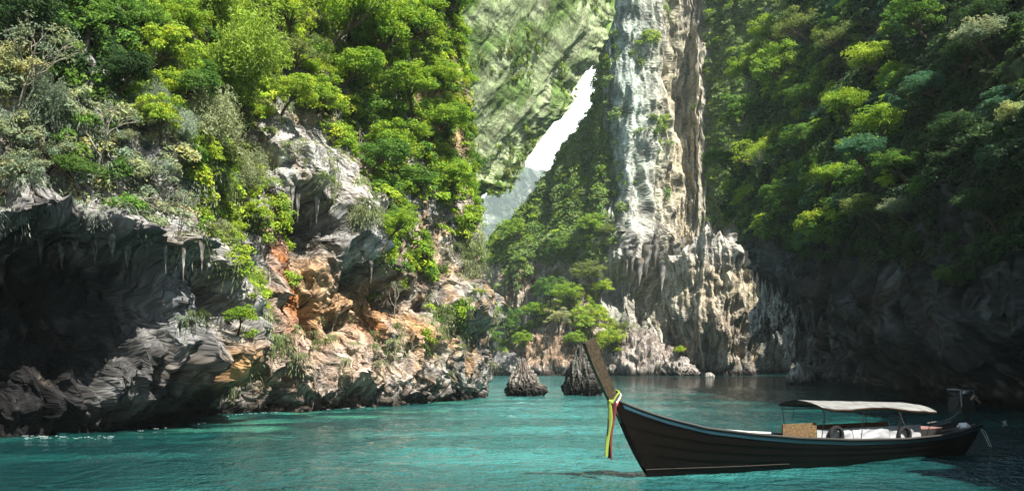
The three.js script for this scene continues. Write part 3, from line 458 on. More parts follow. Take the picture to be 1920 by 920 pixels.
// left cliff
for (const a of [
  [50, 190, 95, 'bare', 'grey', 'white trunked sparse tree leaning out at the left edge above the cave'], [215, 285, 75, 'bare', 'grey', 'thin white leaning trunk with grey green twigs above the cave lip'], [150, 420, 60, 'bare', 'grey', 'tangle of white bare branches on the lip of the dark overhang', 'dead branches'], [335, 430, 42, 'bare', 'grey', 'bare grey branches drooping at the right end of the dark overhang', 'dead branches'], [700, 135, 40, 'bare', 'olive', 'bleached twigs among the yellow green crowns right of the pale plume', 'dead branches'],
  [60, 55, 80, 'broad', 'deep', 'dark green tree filling the upper left corner'], [165, 60, 70, 'broad', 'mid', 'mid green tree right of the dark corner tree'], [255, 45, 70, 'broad', 'mid', 'green tree at the top edge left of the yellow crowns'], [245, 150, 55, 'broad', 'deep', 'dark round tree below the yellow crowned tree'], [290, 105, 65, 'broad', 'lime', 'yellow green tree whose crown catches the sun in the upper left'], [345, 60, 60, 'broad', 'bright', 'bright green tree left of the tall pale plume'], [355, 180, 48, 'broad', 'mid', 'rounded green tree with dark middle left of the pale plume'], [320, 235, 50, 'broad', 'lime', 'yellowish tree below the round green tree'], [250, 225, 50, 'airy', 'grey', 'grey green open tree right of the white leaning trunk'], [110, 300, 70, 'airy', 'grey', 'grey green bush between the two white trunks', 'bush'], [40, 330, 60, 'airy', 'grey', 'grey green bush at the left edge above the cave', 'bush'], [290, 340, 60, 'airy', 'grey', 'silvery bush over the right part of the cave lip', 'bush'],
  [430, 60, 85, 'feather', 'lime', 'tall pale lime plume at the top left of the sunlit slope'], [460, 170, 85, 'feather', 'lime', 'lower pale lime plume in the middle of the left slope'], [395, 300, 85, 'feather', 'straw', 'dry straw coloured plume hanging over the cleft'], [450, 360, 50, 'feather', 'straw', 'small straw coloured tuft beside the grey hanging rock'],
  [545, 45, 60, 'broad', 'lime', 'lime tree at the top edge right of the pale plume'], [575, 115, 62, 'airy', 'olive', 'brownish open tree with visible twigs beside the pale plume'], [545, 185, 48, 'broad', 'lime', 'yellow green tree just above the grey pointed rock'], [610, 195, 48, 'broad', 'bright', 'bright green tree above the hanging grey rock'], [640, 60, 66, 'broad', 'bright', 'bright leafy tree at the top edge in the middle of the slope'], [665, 140, 62, 'broad', 'bright', 'sunlit green tree left of the biggest crown'], [735, 90, 70, 'broad', 'bright', 'broad bright tree in the upper middle of the slope'], [700, 215, 74, 'broad', 'mid', 'biggest dense green crown on the left slope'], [770, 180, 60, 'broad', 'bright', 'bright green tree with an orange flush right of the biggest crown'], [810, 70, 58, 'broad', 'bright', 'leafy tree left of the orange rock column at the top'], [845, 15, 48, 'broad', 'mid', 'green tree at the top edge beside the leaning overhang'], [712, 300, 50, 'broad', 'mid', 'dark green tree hanging over the rock right of the stalactites'], [765, 290, 58, 'broad', 'bright', 'tree draped down the middle of the lit cliff'], [825, 160, 46, 'broad', 'bright', 'small bright tree left of the orange column'], [835, 235, 50, 'broad', 'bright', 'bright tree at the right edge of the left cliff'], [850, 345, 46, 'broad', 'bright', 'tree at the cliff edge under the pale rock column'], [735, 365, 42, 'airy', 'mid', 'hanging green tree above the bush in the pale rocks'], [800, 350, 44, 'broad', 'mid', 'green tree low on the right part of the lit cliff'],
  [430, 450, 32, 'broad', 'lime', 'yellow green bush highest in the rock cleft', 'bush', 'bush'], [462, 535, 34, 'broad', 'bright', 'bright green bush in the middle of the rock cleft', 'bush', 'bush'], [446, 603, 30, 'broad', 'bright', 'lowest green bush in the rock cleft', 'bush', 'bush'], [490, 410, 36, 'broad', 'lime', 'yellowish bush left of the dark hollow under the grey rock', 'bush', 'bush'], [745, 430, 40, 'broad', 'bright', 'green bush on the pale rock right of the stalactites', 'bush', 'bush'], [765, 480, 34, 'airy', 'bright', 'loose green bush below the other on the pale rock', 'bush', 'bush'], [712, 520, 24, 'airy', 'lime', 'small yellow green bush beside the red streaked rock', 'bush', 'bush'], [745, 575, 34, 'bare', 'grey', 'grey leafless shrub in the hollow right of the red rock', 'dead shrub', 'dead_shrub'], [850, 590, 36, 'airy', 'straw', 'dry bush on the ledge left of the big orange bulge', 'bush', 'bush'],
]) tree(left, ...a);
// right cliff
for (const a of [
  [1640, 120, 55, 'umbrella', 'lime', 'yellow topped tree highest on the right slope'], [1632, 262, 52, 'umbrella', 'bright', 'rounded sunlit crown in the middle of the right slope'], [1610, 310, 46, 'umbrella', 'teal', 'blue green crown just under the rounded sunlit one'], [1742, 168, 46, 'umbrella', 'teal', 'teal crown at the edge of the dark part of the right slope'], [1570, 215, 48, 'umbrella', 'bright', 'lit layered tree left of the rounded sunlit crown'], [1510, 190, 40, 'umbrella', 'mid', 'small layered tree beside the grey bare rock on the right slope'], [1445, 150, 50, 'broad', 'bright', 'bright tree upper left on the right slope'], [1365, 120, 46, 'broad', 'bright', 'bright bushy tree beside the top of the pale curtain wall'], [1425, 300, 46, 'airy', 'lime', 'yellow green open tree with pale stems at the left of the right slope'], [1490, 280, 44, 'umbrella', 'mid', 'green layered tree right of the pale stemmed tree'], [1410, 345, 44, 'bare', 'lime', 'pale stemmed thin tree low on the left of the right slope'], [1350, 300, 44, 'broad', 'mid', 'dark green tree against the edge of the pale wall'], [1350, 210, 44, 'broad', 'mid', 'green tree halfway up beside the pale wall'], [1625, 400, 50, 'umbrella', 'olive', 'olive crown low in the middle of the right slope'], [1690, 405, 46, 'umbrella', 'grey', 'grey green crown right of the olive one'], [1740, 390, 50, 'umbrella', 'deep', 'dark crown low on the right slope'], [1845, 90, 60, 'umbrella', 'grey', 'grey green crown near the upper right corner'], [1790, 130, 55, 'umbrella', 'deep', 'dark tree between the teal crown and the upper right one'], [1905, 230, 46, 'umbrella', 'cream', 'pale cream green crown at the right edge'], [1890, 310, 55, 'umbrella', 'teal', 'blue green crown under the pale one at the right edge'], [1780, 525, 42, 'umbrella', 'mid', 'single lit crown over the dark rock near the right edge'], [1550, 455, 46, 'umbrella', 'mid', 'flat lit crown at the lower edge of the jungle left of the dark cave'], [1600, 505, 30, 'umbrella', 'bright', 'small yellow green tuft hanging below the flat crown', 'bush', 'bush'], [1860, 30, 55, 'umbrella', 'deep', 'dark tree in the upper right corner'], [1500, 60, 55, 'airy', 'olive', 'dull olive tree near the top of the right slope'], [1430, 50, 52, 'broad', 'bright', 'green tree at the top edge right of the pale wall'], [1570, 90, 52, 'airy', 'olive', 'greyish tree left of the yellow topped one'], [1710, 55, 55, 'broad', 'mid', 'green tree at the top edge above the dark rock face'], [1545, 350, 45, 'umbrella', 'bright', 'lit tree above the flat crown on the lower slope'], [1470, 380, 42, 'broad', 'mid', 'dark green tree at the lower left of the right slope'], [1690, 320, 50, 'umbrella', 'mid', 'green tree between the sunlit crowns and the dark hollow'], [1780, 270, 60, 'umbrella', 'deep', 'dark tree in the shaded hollow of the right slope'], [1850, 400, 60, 'umbrella', 'deep', 'dark tree low at the right edge'], [1330, 40, 40, 'broad', 'bright', 'bright bush at the top of the pale curtain wall'],
]) tree(right, ...a);
// islet and far wall
const islet = scene.children.filter((c) => c.name.startsWith('islet') || (c.name.startsWith('boulder') && c.position.z < -170));
const isletPlace = { find(px, py) { let best = null, e = 1e9; for (const m of islet) { const p = m.geometry.attributes.position; for (let i = 0; i < p.count; i++) { const x = p.getX(i) + m.position.x, y = p.getY(i) + m.position.y, z = p.getZ(i) + m.position.z; if (y < 0) continue; const a = 960 + x / -z * F - px, b = HOR - (y - EYE) / -z * F - py, w = a * a + b * b - z * 3; if (w < e) { e = w; best = V(x, y, z); } } } return { p: best, n: V(0, 0.7, 0.7) }; } };
for (const a of [
  [1112, 522, 40, 'broad', 'olive', 'grey green tree highest on the islet'], [1140, 535, 26, 'broad', 'lime', 'yellowish tree at the upper right of the islet'], [1030, 555, 36, 'broad', 'mid', 'green tree left of the highest one on the islet'], [1072, 560, 34, 'broad', 'bright', 'bright tree in the middle of the islet'], [1000, 590, 34, 'broad', 'bright', 'green tree over the brown rock face of the islet'], [955, 612, 36, 'broad', 'mid', 'dark green tree at the left end of the islet'], [930, 640, 32, 'broad', 'mid', 'lowest green tree at the far left of the islet'], [1045, 605, 34, 'airy', 'straw', 'pale dry bush above the brown rock face', 'bush', 'bush'], [1110, 610, 40, 'broad', 'lime', 'lime green tree right behind the tip of the prow'], [1138, 645, 32, 'broad', 'lime', 'lime bush low behind the prow', 'bush', 'bush'], [1080, 640, 26, 'broad', 'bright', 'green bush left of the tip of the prow', 'bush', 'bush'], [1175, 620, 26, 'airy', 'olive', 'olive bush left of the pinkish grey block', 'bush', 'bush'], [1272, 660, 14, 'broad', 'lime', 'tiny lime bush on the boulder pile', 'bush', 'bush'], [985, 640, 24, 'broad', 'bright', 'green bush left of the brown rock face', 'bush', 'bush'],
]) tree(isletPlace, ...a);
for (const a of [[1100, 430, 30, 'broad', 'bright', 'bright tree on the pale ledge of the far wall'], [1135, 440, 22, 'broad', 'olive', 'olive bush right on the pale ledge of the far wall', 'bush', 'bush'], [1060, 470, 30, 'broad', 'mid', 'green tree above the islet on the far wall'], [960, 440, 28, 'broad', 'bright', 'tree low on the far hazy slope']]) tree(farWall, ...a);

// ---------------------------------------------------------------- undergrowth that clothes the cliffs, too much to count
const bush = [201, 202, 203].map((s) => { const R = rng(s), L = new Leaves(); for (let i = 0; i < 9; i++) { const d = dirOf(R); clump(L, R, V(d.x * 0.6, Math.abs(d.y) * 0.5 + 0.1, d.z * 0.6), 0.36, 34, 0.19); } return L.build(); });
const farBush = [211, 212].map((s) => { const R = rng(s), L = new Leaves(); for (let i = 0; i < 7; i++) { const d = dirOf(R); clump(L, R, V(d.x * 0.65, Math.abs(d.y) * 0.5, d.z * 0.65), 0.4, 22, 0.26); } return L.build(); });
const veil = [221, 222].map((s) => { const R = rng(s), L = new Leaves(); for (let i = 0; i < 60; i++) { const a = R() * 6.283, r = 0.2 + R() * 0.5, len = 0.3 + R() * 0.8; for (let k = 0; k < 7; k++) { const t = k / 7, p = V(Math.cos(a) * r * (0.3 + t), 0.25 * Math.sin(t * 3) - t * t * len, Math.sin(a) * r * (0.3 + t)), z = 0.7 + 0.5 * R(); L.leaf(p, dirOf(R), V(Math.cos(a) * 0.3, -1 + 0.6 * (1 - t), Math.sin(a) * 0.3).normalize(), len / 4.5, 0.016, [z, z, z]); } } return L.build(); });
const twig = [bareProto(231, 0.35), bareProto(232, 0)].map((p) => p.trunk);
function scatter(wall, name, label, protos, mat, N, seed, density, tint, size, lift = 0.6) {
  const R = rng(seed), per = protos.map(() => []), q = new THREE.Quaternion(), Y = V(0, 1, 0);
  for (let i = 0; i < N; i++) {
    const k = Math.floor(R() * wall.count), [px, py] = wall.pix(k); if (px < -220 || px > 2140 || py < -330) continue;
    const { p, n } = wall.point(k); if (R() > density(px, py, p, n)) continue;
    const s = size(px, py, p, R), up = n.clone().lerp(Y, lift).normalize();
    q.setFromUnitVectors(Y, up).multiply(new THREE.Quaternion().setFromAxisAngle(Y, R() * 6.283));
    const t = tint(px, py, R, p), v = 0.75 + 0.5 * R();
    per[Math.floor(R() * protos.length)].push([new THREE.Matrix4().compose(p.clone().addScaledVector(n, -0.1 * s), q, V(s, s * (0.8 + 0.4 * R()), s)), new THREE.Color().setRGB(t[0] * v, t[1] * v, t[2] * v)]);
  }
  per.forEach((list, j) => { if (!list.length) return; const m = new THREE.InstancedMesh(protos[j], mat, list.length); list.forEach(([M, c], i) => { m.setMatrixAt(i, M); m.setColorAt(i, c); }); m.name = numbered(name); scene.add(tag(m, label, 'undergrowth', null, 'stuff')); });
}
const leftLine = table([[0, 400], [120, 385], [250, 415], [350, 435], [470, 430], [498, 240], [540, 205], [600, 215], [670, 240], [700, 380], [760, 400], [800, 385], [880, 400], [905, 380]]);
const patches = [[440, 460, 35, 60], [465, 540, 30, 60], [446, 610, 32, 40], [500, 420, 28, 50], [745, 440, 45, 60], [770, 490, 40, 40], [712, 530, 26, 30], [850, 590, 40, 30], [870, 420, 30, 50], [640, 270, 30, 40]];
const inPatch = (px, py) => { let w = 0; for (const [a, b, c, d] of patches) w = Math.max(w, Math.exp(-(((px - a) / c) ** 2) - ((py - b) / d) ** 2)); return w; };
const pick = (R, ...t) => t[Math.floor(R() * t.length)];
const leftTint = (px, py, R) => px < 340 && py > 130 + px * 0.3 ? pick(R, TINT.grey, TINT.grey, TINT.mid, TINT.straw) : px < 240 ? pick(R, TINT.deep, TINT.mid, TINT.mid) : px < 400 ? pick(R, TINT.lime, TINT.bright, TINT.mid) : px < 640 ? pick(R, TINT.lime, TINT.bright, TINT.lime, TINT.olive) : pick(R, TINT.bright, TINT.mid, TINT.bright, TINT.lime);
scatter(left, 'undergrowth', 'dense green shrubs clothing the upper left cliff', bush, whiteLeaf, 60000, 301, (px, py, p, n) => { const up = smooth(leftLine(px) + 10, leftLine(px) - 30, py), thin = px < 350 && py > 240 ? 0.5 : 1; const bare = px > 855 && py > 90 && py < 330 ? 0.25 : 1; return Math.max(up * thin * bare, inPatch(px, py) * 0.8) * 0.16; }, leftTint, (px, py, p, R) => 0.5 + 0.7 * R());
scatter(left, 'hanging_grass', 'pale dry grass and creepers trailing down the left cliff', veil, whiteLeaf, 60000, 302, (px, py) => { const e = (a, b, c, d) => Math.exp(-(((px - a) / c) ** 2) - ((py - b) / d) ** 2); return 0.22 * Math.max(e(420, 330, 70, 110), 1.0 * e(180, 360, 240, 70), 0.7 * e(150, 240, 180, 90), 0.4 * e(630, 320, 50, 80), e(700, 380, 40, 60), 0.9 * e(840, 590, 50, 40), e(885, 460, 30, 80), 0.7 * e(380, 620, 60, 30), 0.4 * e(660, 640, 200, 40), 0.5 * e(450, 560, 30, 140)); }, (px, py, R) => (px < 360 ? pick(R, [0.34, 0.38, 0.31], [0.24, 0.30, 0.20], TINT.grey) : pick(R, TINT.straw, TINT.straw, [0.3, 0.36, 0.14], TINT.olive)), (px, py, p, R) => 0.6 + 0.8 * R(), 0.75);
scatter(left, 'dry_twigs', 'bleached leafless twigs caught along the left cliff', twig, paleBark, 60000, 303, (px, py) => { const e = (a, b, c, d) => Math.exp(-(((px - a) / c) ** 2) - ((py - b) / d) ** 2); return 0.012 * Math.max(e(120, 370, 240, 70), 0.6 * e(760, 570, 60, 40), 0.25 * e(400, 200, 300, 160), .5 * e(560, 660, 160, 30)); }, () => [0.8, 0.8, 0.78], (px, py, p, R) => 0.25 + 0.3 * R(), 0.3);
const rightLine = table([[1295, 400], [1400, 420], [1500, 470], [1600, 500], [1720, 470], [1800, 520], [1920, 480]]);
scatter(right, 'undergrowth', 'mass of dark jungle shrubs covering the right cliff', farBush, whiteLeaf, 70000, 304, (px, py, p, n) => smooth(rightLine(px) + 25, rightLine(px) - 25, py) * 0.26 * (n3(p.x * 0.09 + 5, p.y * 0.07, p.z * 0.07) > 0.42 ? 0.25 : 1), (px, py, R) => (px < 1560 ? pick(R, TINT.mid, TINT.deep, TINT.deep) : pick(R, TINT.deep, TINT.deep, [0.02, 0.05, 0.02])), (px, py, p, R) => (0.6 + 0.8 * R()) * lerp(1, 2.0, smooth(-55, -150, p.z)));  // deep tints paint the shaded gaps between the lit crowns
scatter(farWall, 'undergrowth', 'far off green forest on the slope left of the pale wall', farBush, whiteLeaf, 90000, 305, (px, py, p, n) => 0.5 * Math.max(smooth(1150, 1105, px) * smooth(500, 460, py), smooth(1325, 1340, px) * smooth(430, 400, py), 0.08 * smooth(0.2, 0.5, n3(p.x * 0.08, p.y * 0.05, p.z * 0.08)) * (px > 1250 ? 0.1 : 1) * smooth(560, 500, py)), (px, py, R) => pick(R, TINT.mid, [0.16, 0.28, 0.08], TINT.bright, [0.2, 0.32, 0.12]), (px, py, p, R) => 1.1 + 1.4 * R());  // lighter tints put the haze of distance into the leaf colour

const canopy = PROTO.broad.concat(PROTO.umbrella).map((p) => p.crown.clone().translate(0, -HT * 0.6, -LEAN * 0.6));
const bigLeaf = [treeProto(311, { clumps: 38, leaves: 60, leaf: 0.27, flat: 0.6, up: 1, fat: 1.15, tall: 1.1 }), treeProto(312, { clumps: 44, leaves: 54, leaf: 0.25, flat: 0.6, fat: 1.05, tall: 1.5 })].map((p) => p.crown.clone().translate(0, -HT * 0.6, -LEAN * 0.6));
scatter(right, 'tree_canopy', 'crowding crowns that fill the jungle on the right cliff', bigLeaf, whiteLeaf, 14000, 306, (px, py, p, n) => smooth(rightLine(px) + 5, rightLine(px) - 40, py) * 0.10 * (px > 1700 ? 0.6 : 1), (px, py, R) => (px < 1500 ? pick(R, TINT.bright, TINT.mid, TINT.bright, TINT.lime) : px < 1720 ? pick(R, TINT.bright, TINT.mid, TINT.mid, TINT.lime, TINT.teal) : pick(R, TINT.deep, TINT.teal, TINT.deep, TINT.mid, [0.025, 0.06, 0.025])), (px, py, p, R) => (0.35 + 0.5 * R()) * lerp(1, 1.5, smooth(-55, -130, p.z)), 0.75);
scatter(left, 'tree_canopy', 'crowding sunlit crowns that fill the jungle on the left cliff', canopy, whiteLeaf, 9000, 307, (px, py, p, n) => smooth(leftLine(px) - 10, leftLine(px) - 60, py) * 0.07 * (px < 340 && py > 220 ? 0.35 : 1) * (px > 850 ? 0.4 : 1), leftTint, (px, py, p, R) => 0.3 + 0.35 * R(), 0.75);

{ const pts = []; for (const m of islet) { const p = m.geometry.attributes.position, n = m.geometry.attributes.normal; for (let i = 0; i < p.count; i++) pts.push({ p: V(p.getX(i), p.getY(i), p.getZ(i)).add(m.position), n: V(n.getX(i), n.getY(i), n.getZ(i)) }); }
  const place = { count: pts.length, point: (k) => pts[k], pix: (k) => { const q = pts[k].p; return [960 + q.x / -q.z * F, HOR - (q.y - EYE) / -q.z * F]; } };
  const line = table([[900, 655], [980, 655], [1000, 610], [1075, 610], [1090, 655], [1160, 655], [1170, 600], [1300, 600]]);
  scatter(place, 'undergrowth', 'low green shrubs covering the top of the islet', farBush, whiteLeaf, 40000, 308, (px, py, p, n) => smooth(line(px) + 8, line(px) - 8, py) * 0.22 * smooth(0.0, 0.4, n.y) * (px > 1170 ? 0.2 : 1), (px, py, R) => (px > 1080 ? pick(R, TINT.lime, TINT.bright, TINT.olive) : pick(R, TINT.bright, TINT.mid, TINT.mid, TINT.olive)), (px, py, p, R) => 0.9 + 1.0 * R(), 0.7); }

{ const P = roofGeometry.attributes.position, Nn = roofGeometry.attributes.normal, place = { count: P.count, point: (k) => ({ p: V().fromBufferAttribute(P, k), n: V().fromBufferAttribute(Nn, k) }), pix: (k) => [960 + P.getX(k) / -P.getZ(k) * F, HOR - (P.getY(k) - EYE) / -P.getZ(k) * F] };
  scatter(place, 'hanging_plants', 'small plants hanging from the leaning mossy overhang', farBush, whiteLeaf, 30000, 309, (px, py, p) => 0.05 * smooth(0.1, 0.5, n3(p.x * 0.07, p.y * 0.07, p.z * 0.02) + 0.1) + 0.0, (px, py, R) => pick(R, TINT.mid, TINT.bright, TINT.olive), (px, py, p, R) => 0.35 + 0.6 * R(), 0.3); }

scatter(left, 'wispy_growth', 'pale wispy plants hanging and arching from the left cliff', PROTO.feather.map((p) => p.crown.clone().translate(0, -HT, -LEAN)), whiteLeaf, 20000, 310, (px, py) => { const e = (a, b, c, d) => Math.exp(-(((px - a) / c) ** 2) - ((py - b) / d) ** 2); return 0.05 * Math.max(e(140, 240, 150, 110), 0.8 * e(420, 110, 60, 110), 0.6 * e(570, 70, 80, 60), 0.8 * e(390, 320, 60, 70)); }, (px, py, R) => (px < 340 ? pick(R, TINT.grey, [0.30, 0.36, 0.26], TINT.grey) : py < 220 ? pick(R, TINT.lime, [0.34, 0.42, 0.12], TINT.bright) : pick(R, TINT.straw, TINT.grey)), (px, py, p, R) => 0.22 + 0.25 * R(), 0.7);
// ---------------------------------------------------------------- long-tail boat
{
  const boat = base('longtail_boat', V(3.13, 0, -20)); boat.rotation.y = Math.atan2(5.8, 10.55);   // +x runs from the bow foot to the stern, +z is the side we see
  tag(boat, 'dark wooden long-tail boat with raised prow and white awning moored in the cove', 'boat');
  const hullMap = woodMap.clone(); hullMap.repeat.set(0.5, 1.2); hullMap.needsUpdate = true;
  const mat = (r, g, b, rough = 0.7, extra = {}) => new THREE.MeshStandardMaterial({ color: new THREE.Color().setRGB(r, g, b), roughness: rough, ...extra });
  const hullM = new THREE.MeshPhysicalMaterial({ color: new THREE.Color().setRGB(0.0075, 0.0045, 0.0032), roughness: 0.55, specularIntensity: 0.25, map: hullMap }), innerM = mat(0.06, 0.045, 0.035, 0.8, { map: hullMap }), tealM = mat(0.02, 0.065, 0.09, 0.45), darkM = mat(0.02, 0.018, 0.016, 0.6), whiteM = mat(0.7, 0.7, 0.68, 0.6), plyM = mat(0.27, 0.175, 0.085, 0.7, { map: woodMap }), steelM = mat(0.62, 0.64, 0.66, 0.35, { metalness: 0.6 }), ironM = mat(0.045, 0.042, 0.042, 0.5, { metalness: 0.6 }), chromeM = mat(0.32, 0.32, 0.32, 0.35, { metalness: 0.8 }), prowM = mat(0.085, 0.062, 0.035, 0.6, { map: woodMap });
  const sheerY = table([[-1.2, 1.86], [-1.0, 1.72], [-0.4, 1.5], [0.17, 1.31], [1.19, 1.06], [2.45, 0.895], [3.72, 0.765], [5.52, 0.645], [7.54, 0.585], [9.0, 0.60], [9.98, 0.645], [11.45, 0.80]]);
  const beam = table([[-1.1, 0.05], [-0.4, 0.19], [0.2, 0.35], [1.2, 0.58], [2.5, 0.79], [4, 0.90], [6, 0.93], [8, 0.87], [10, 0.68], [11.45, 0.42]]);
  const low = table([[0, 0.03], [0.5, 0.12], [2, 0.37], [4, 0.56], [6, 0.63], [8, 0.55], [10, 0.32], [11.4, 0.14]]);
  const sS = (y) => lerp(0.12, -1.05, clamp((y + 0.3) / 2.05)), sE = (y) => lerp(10.8, 11.45, clamp((y + 0.3) / 1.1));
  const NT = 90, NK = 52, inset = 0.035;
  const half = (t, k, side, inn) => {         // a point of the shell: t along, k from keel to sheer
    let s = lerp(-1.05, 11.45, t), top = sheerY(s); let y = lerp(-0.3, top, k); const a = sS(y), b = sE(y); s = lerp(a, b, t); top = sheerY(lerp(a, b, t)); y = lerp(-0.3, top, k);
    const w = clamp((y + 0.3) / 0.3), bl = Math.max(0.02, low(Math.max(0, s))), bs = beam(s), kk = clamp(y / Math.max(0.2, top)); let h = y < 0 ? bl * Math.sqrt(w) : lerp(bl, bs, Math.pow(kk, 0.85)); h = Math.min(h, bs);
    if (!inn) h += 0.014 * (1 - (k * 6.5) % 1) * smooth(0, 0.25, h);     // lapped planks
    return V(s, y, side * Math.max(0.012, h - (inn ? inset : 0)));
  };
  const shell = (inn, fromK) => { const gs = []; for (const side of [1, -1]) { const pos = [], uv = [], idx = []; for (let i = 0; i <= NT; i++) for (let j = 0; j <= NK; j++) { const p = half(i / NT, lerp(fromK, 1, j / NK), side, inn); pos.push(p.x, p.y, p.z); uv.push(p.x, p.y); } for (let i = 0; i < NT; i++) for (let j = 0; j < NK; j++) { const a = i * (NK + 1) + j, b = a + NK + 1; if ((side > 0) !== !!inn) idx.push(a, b, a + 1, b, b + 1, a + 1); else idx.push(a, a + 1, b, b, a + 1, b + 1); } const g = new THREE.BufferGeometry(); g.setAttribute('position', new THREE.Float32BufferAttribute(pos, 3)); g.setAttribute('uv', new THREE.Float32BufferAttribute(uv, 2)); g.setIndex(idx); g.computeVertexNormals(); gs.push(g); } return gs; };
  const transom = () => { const pos = [], idx = [], uv = []; for (let j = 0; j <= NK; j++) for (const side of [1, -1]) { const p = half(1, j / NK, side); pos.push(p.x, p.y, p.z); uv.push(p.z, p.y); } for (let j = 0; j < NK; j++) { const a = j * 2; idx.push(a, a + 1, a + 2, a + 1, a + 3, a + 2); } const g = new THREE.BufferGeometry(); g.setAttribute('position', new THREE.Float32BufferAttribute(pos, 3)); g.setAttribute('uv', new THREE.Float32BufferAttribute(uv, 2)); g.setIndex(idx); g.computeVertexNormals(); return g; };
  const hull = part('hull', mergeGeometries([...shell(false, 0), transom()]), hullM, boat);
  part('hull_lining', mergeGeometries(shell(true, 0.3)), innerM, boat);
  const sheerLine = (side, dy, dz, t0 = 0, t1 = 1, n = 40) => new THREE.CatmullRomCurve3([...Array(n + 1).keys()].map((i) => { const p = half(lerp(t0, t1, i / n), 1, side); p.y += dy; p.z += side * dz; return p; }));
  const strip = (curve, w, h, seg = 120) => { const s = new THREE.Shape(); s.moveTo(-h / 2, -w / 2); s.lineTo(h / 2, -w / 2); s.lineTo(h / 2, w / 2); s.lineTo(-h / 2, w / 2); s.closePath(); return new THREE.ExtrudeGeometry(s, { steps: seg, extrudePath: curve, bevelEnabled: false }); };
  for (const side of [1, -1]) {
    part('gunwale', new THREE.TubeGeometry(sheerLine(side, 0.012, -0.005), 120, 0.032, 8, false), darkM, boat);
    const band = []; { const pos = [], idx = []; for (let i = 0; i <= 100; i++) for (const y of [-0.035, -0.115]) { const p = half(lerp(0.012, 1, i / 100), 1, side); const q = half(lerp(0.012, 1, i / 100), 0.9, side), k = (y) / Math.min(-0.01, q.y - p.y); p.lerp(q, k); p.z += side * 0.012; pos.push(p.x, p.y, p.z); } for (let i = 0; i < 100; i++) { const a = i * 2; if (side > 0) idx.push(a, a + 1, a + 2, a + 1, a + 3, a + 2); else idx.push(a, a + 2, a + 1, a + 1, a + 2, a + 3); } const g = new THREE.BufferGeometry(); g.setAttribute('position', new THREE.Float32BufferAttribute(pos, 3)); g.setIndex(idx); g.computeVertexNormals(); part('painted_band', g, tealM, boat, 'dark teal band painted along the top of the hull'); }
    const wl = []; for (let i = 0; i <= 60; i++) { const t = lerp(0.0, 0.34, i / 60), p = half(t, 0.3, side); const yy = 0.17 - 0.0005 * i, k = (yy + 0.3) / (sheerY(p.x) + 0.3); const q = half(t, k, side); q.z += side * 0.006; wl.push(q); }
    part('white_line', new THREE.TubeGeometry(new THREE.CatmullRomCurve3(wl), 80, 0.007, 5, false), mat(0.05, 0.04, 0.032, 0.8), boat);
  }
  part('rail_cap', new THREE.TubeGeometry(sheerLine(-1, 0.03, -0.07, 0.17, 0.42), 50, 0.03, 6, false), whiteM, boat, 'pale rail along the far side of the bow');
  // prow post: a thick board that sweeps up and forward
  { const c = new THREE.CatmullRomCurve3([V(-0.72, 1.30, 0), V(-1.02, 1.74, 0), V(-1.22, 2.1, 0), V(-1.48, 2.6, 0), V(-1.66, 3.04, 0)]); const sh = new THREE.Shape(); const a = 0.055, b = 0.165; sh.moveTo(-b, -a); sh.lineTo(b, -a); sh.lineTo(b, a); sh.lineTo(-b, a); sh.closePath();
    const pos = [], uv = [], idx = [], n = 24; for (let i = 0; i <= n; i++) { const t = i / n, p = c.getPointAt(t), d = c.getTangentAt(t), nrm = V(d.y, -d.x, 0), w = lerp(0.115, 0.145, smooth(0.1, 0.9, t)), th = lerp(0.05, 0.055, t); for (const [u, v] of [[-1, -1], [1, -1], [1, 1], [-1, 1]]) { pos.push(p.x + nrm.x * u * w, p.y + nrm.y * u * w, v * th); uv.push(t * 2, u * 0.15 + v * 0.1); } }
    for (let i = 0; i < n; i++) for (let k = 0; k < 4; k++) { const q = i * 4 + k, r = i * 4 + (k + 1) % 4; idx.push(q, r, q + 4, r, r + 4, q + 4); } idx.push(n * 4, n * 4 + 1, n * 4 + 2, n * 4, n * 4 + 2, n * 4 + 3);
    const g = new THREE.BufferGeometry(); g.setAttribute('position', new THREE.Float32BufferAttribute(pos, 3)); g.setAttribute('uv', new THREE.Float32BufferAttribute(uv, 2)); g.setIndex(idx); const fg = g.toNonIndexed(); fg.computeVertexNormals(); part('prow', fg, prowM, boat, 'tall square-ended prow board'); }
  const tarpMap = texture(256, (u, v) => { const l = 0.82 + 0.16 * p8(u * 8, v * 8) + 0.12 * tall32(u * 32, v * 8) + 0.05 * p64(u * 64, v * 64); return [l, l * 0.99, l * 0.96]; }, true);
  const box = (w, h, d, x, y, z, rz = 0, ry = 0) => new THREE.BoxGeometry(w, h, d).rotateZ(rz).rotateY(ry).translate(x, y, z);
  const rod = (a, b, r) => tube([a, a.clone().lerp(b, 0.5), b], r, r, 2, 6);
  // inside
  { const pos = [], idx = []; for (let i = 0; i <= 40; i++) { const s = lerp(0.6, 10.9, i / 40), w = Math.min(low(s) + 0.08, beam(s) - 0.05); pos.push(s, 0.24, w, s, 0.24, -w); } for (let i = 0; i < 40; i++) { const a = i * 2; idx.push(a, a + 2, a + 1, a + 1, a + 2, a + 3); } const g = new THREE.BufferGeometry(); g.setAttribute('position', new THREE.Float32BufferAttribute(pos, 3)); g.setAttribute('uv', new THREE.Float32BufferAttribute(pos.filter((_, i) => i % 3 !== 1), 2)); g.setIndex(idx); g.computeVertexNormals(); part('floor', g, innerM, boat); }
  for (const [s, y] of [[1.2, 0.8], [2.1, 0.66], [2.9, 0.56]]) part('thwart', box(0.22, 0.04, 2 * lerp(low(s), beam(s), Math.pow(y / sheerY(s), 0.85)) - 0.1, s, y, 0), innerM, boat);
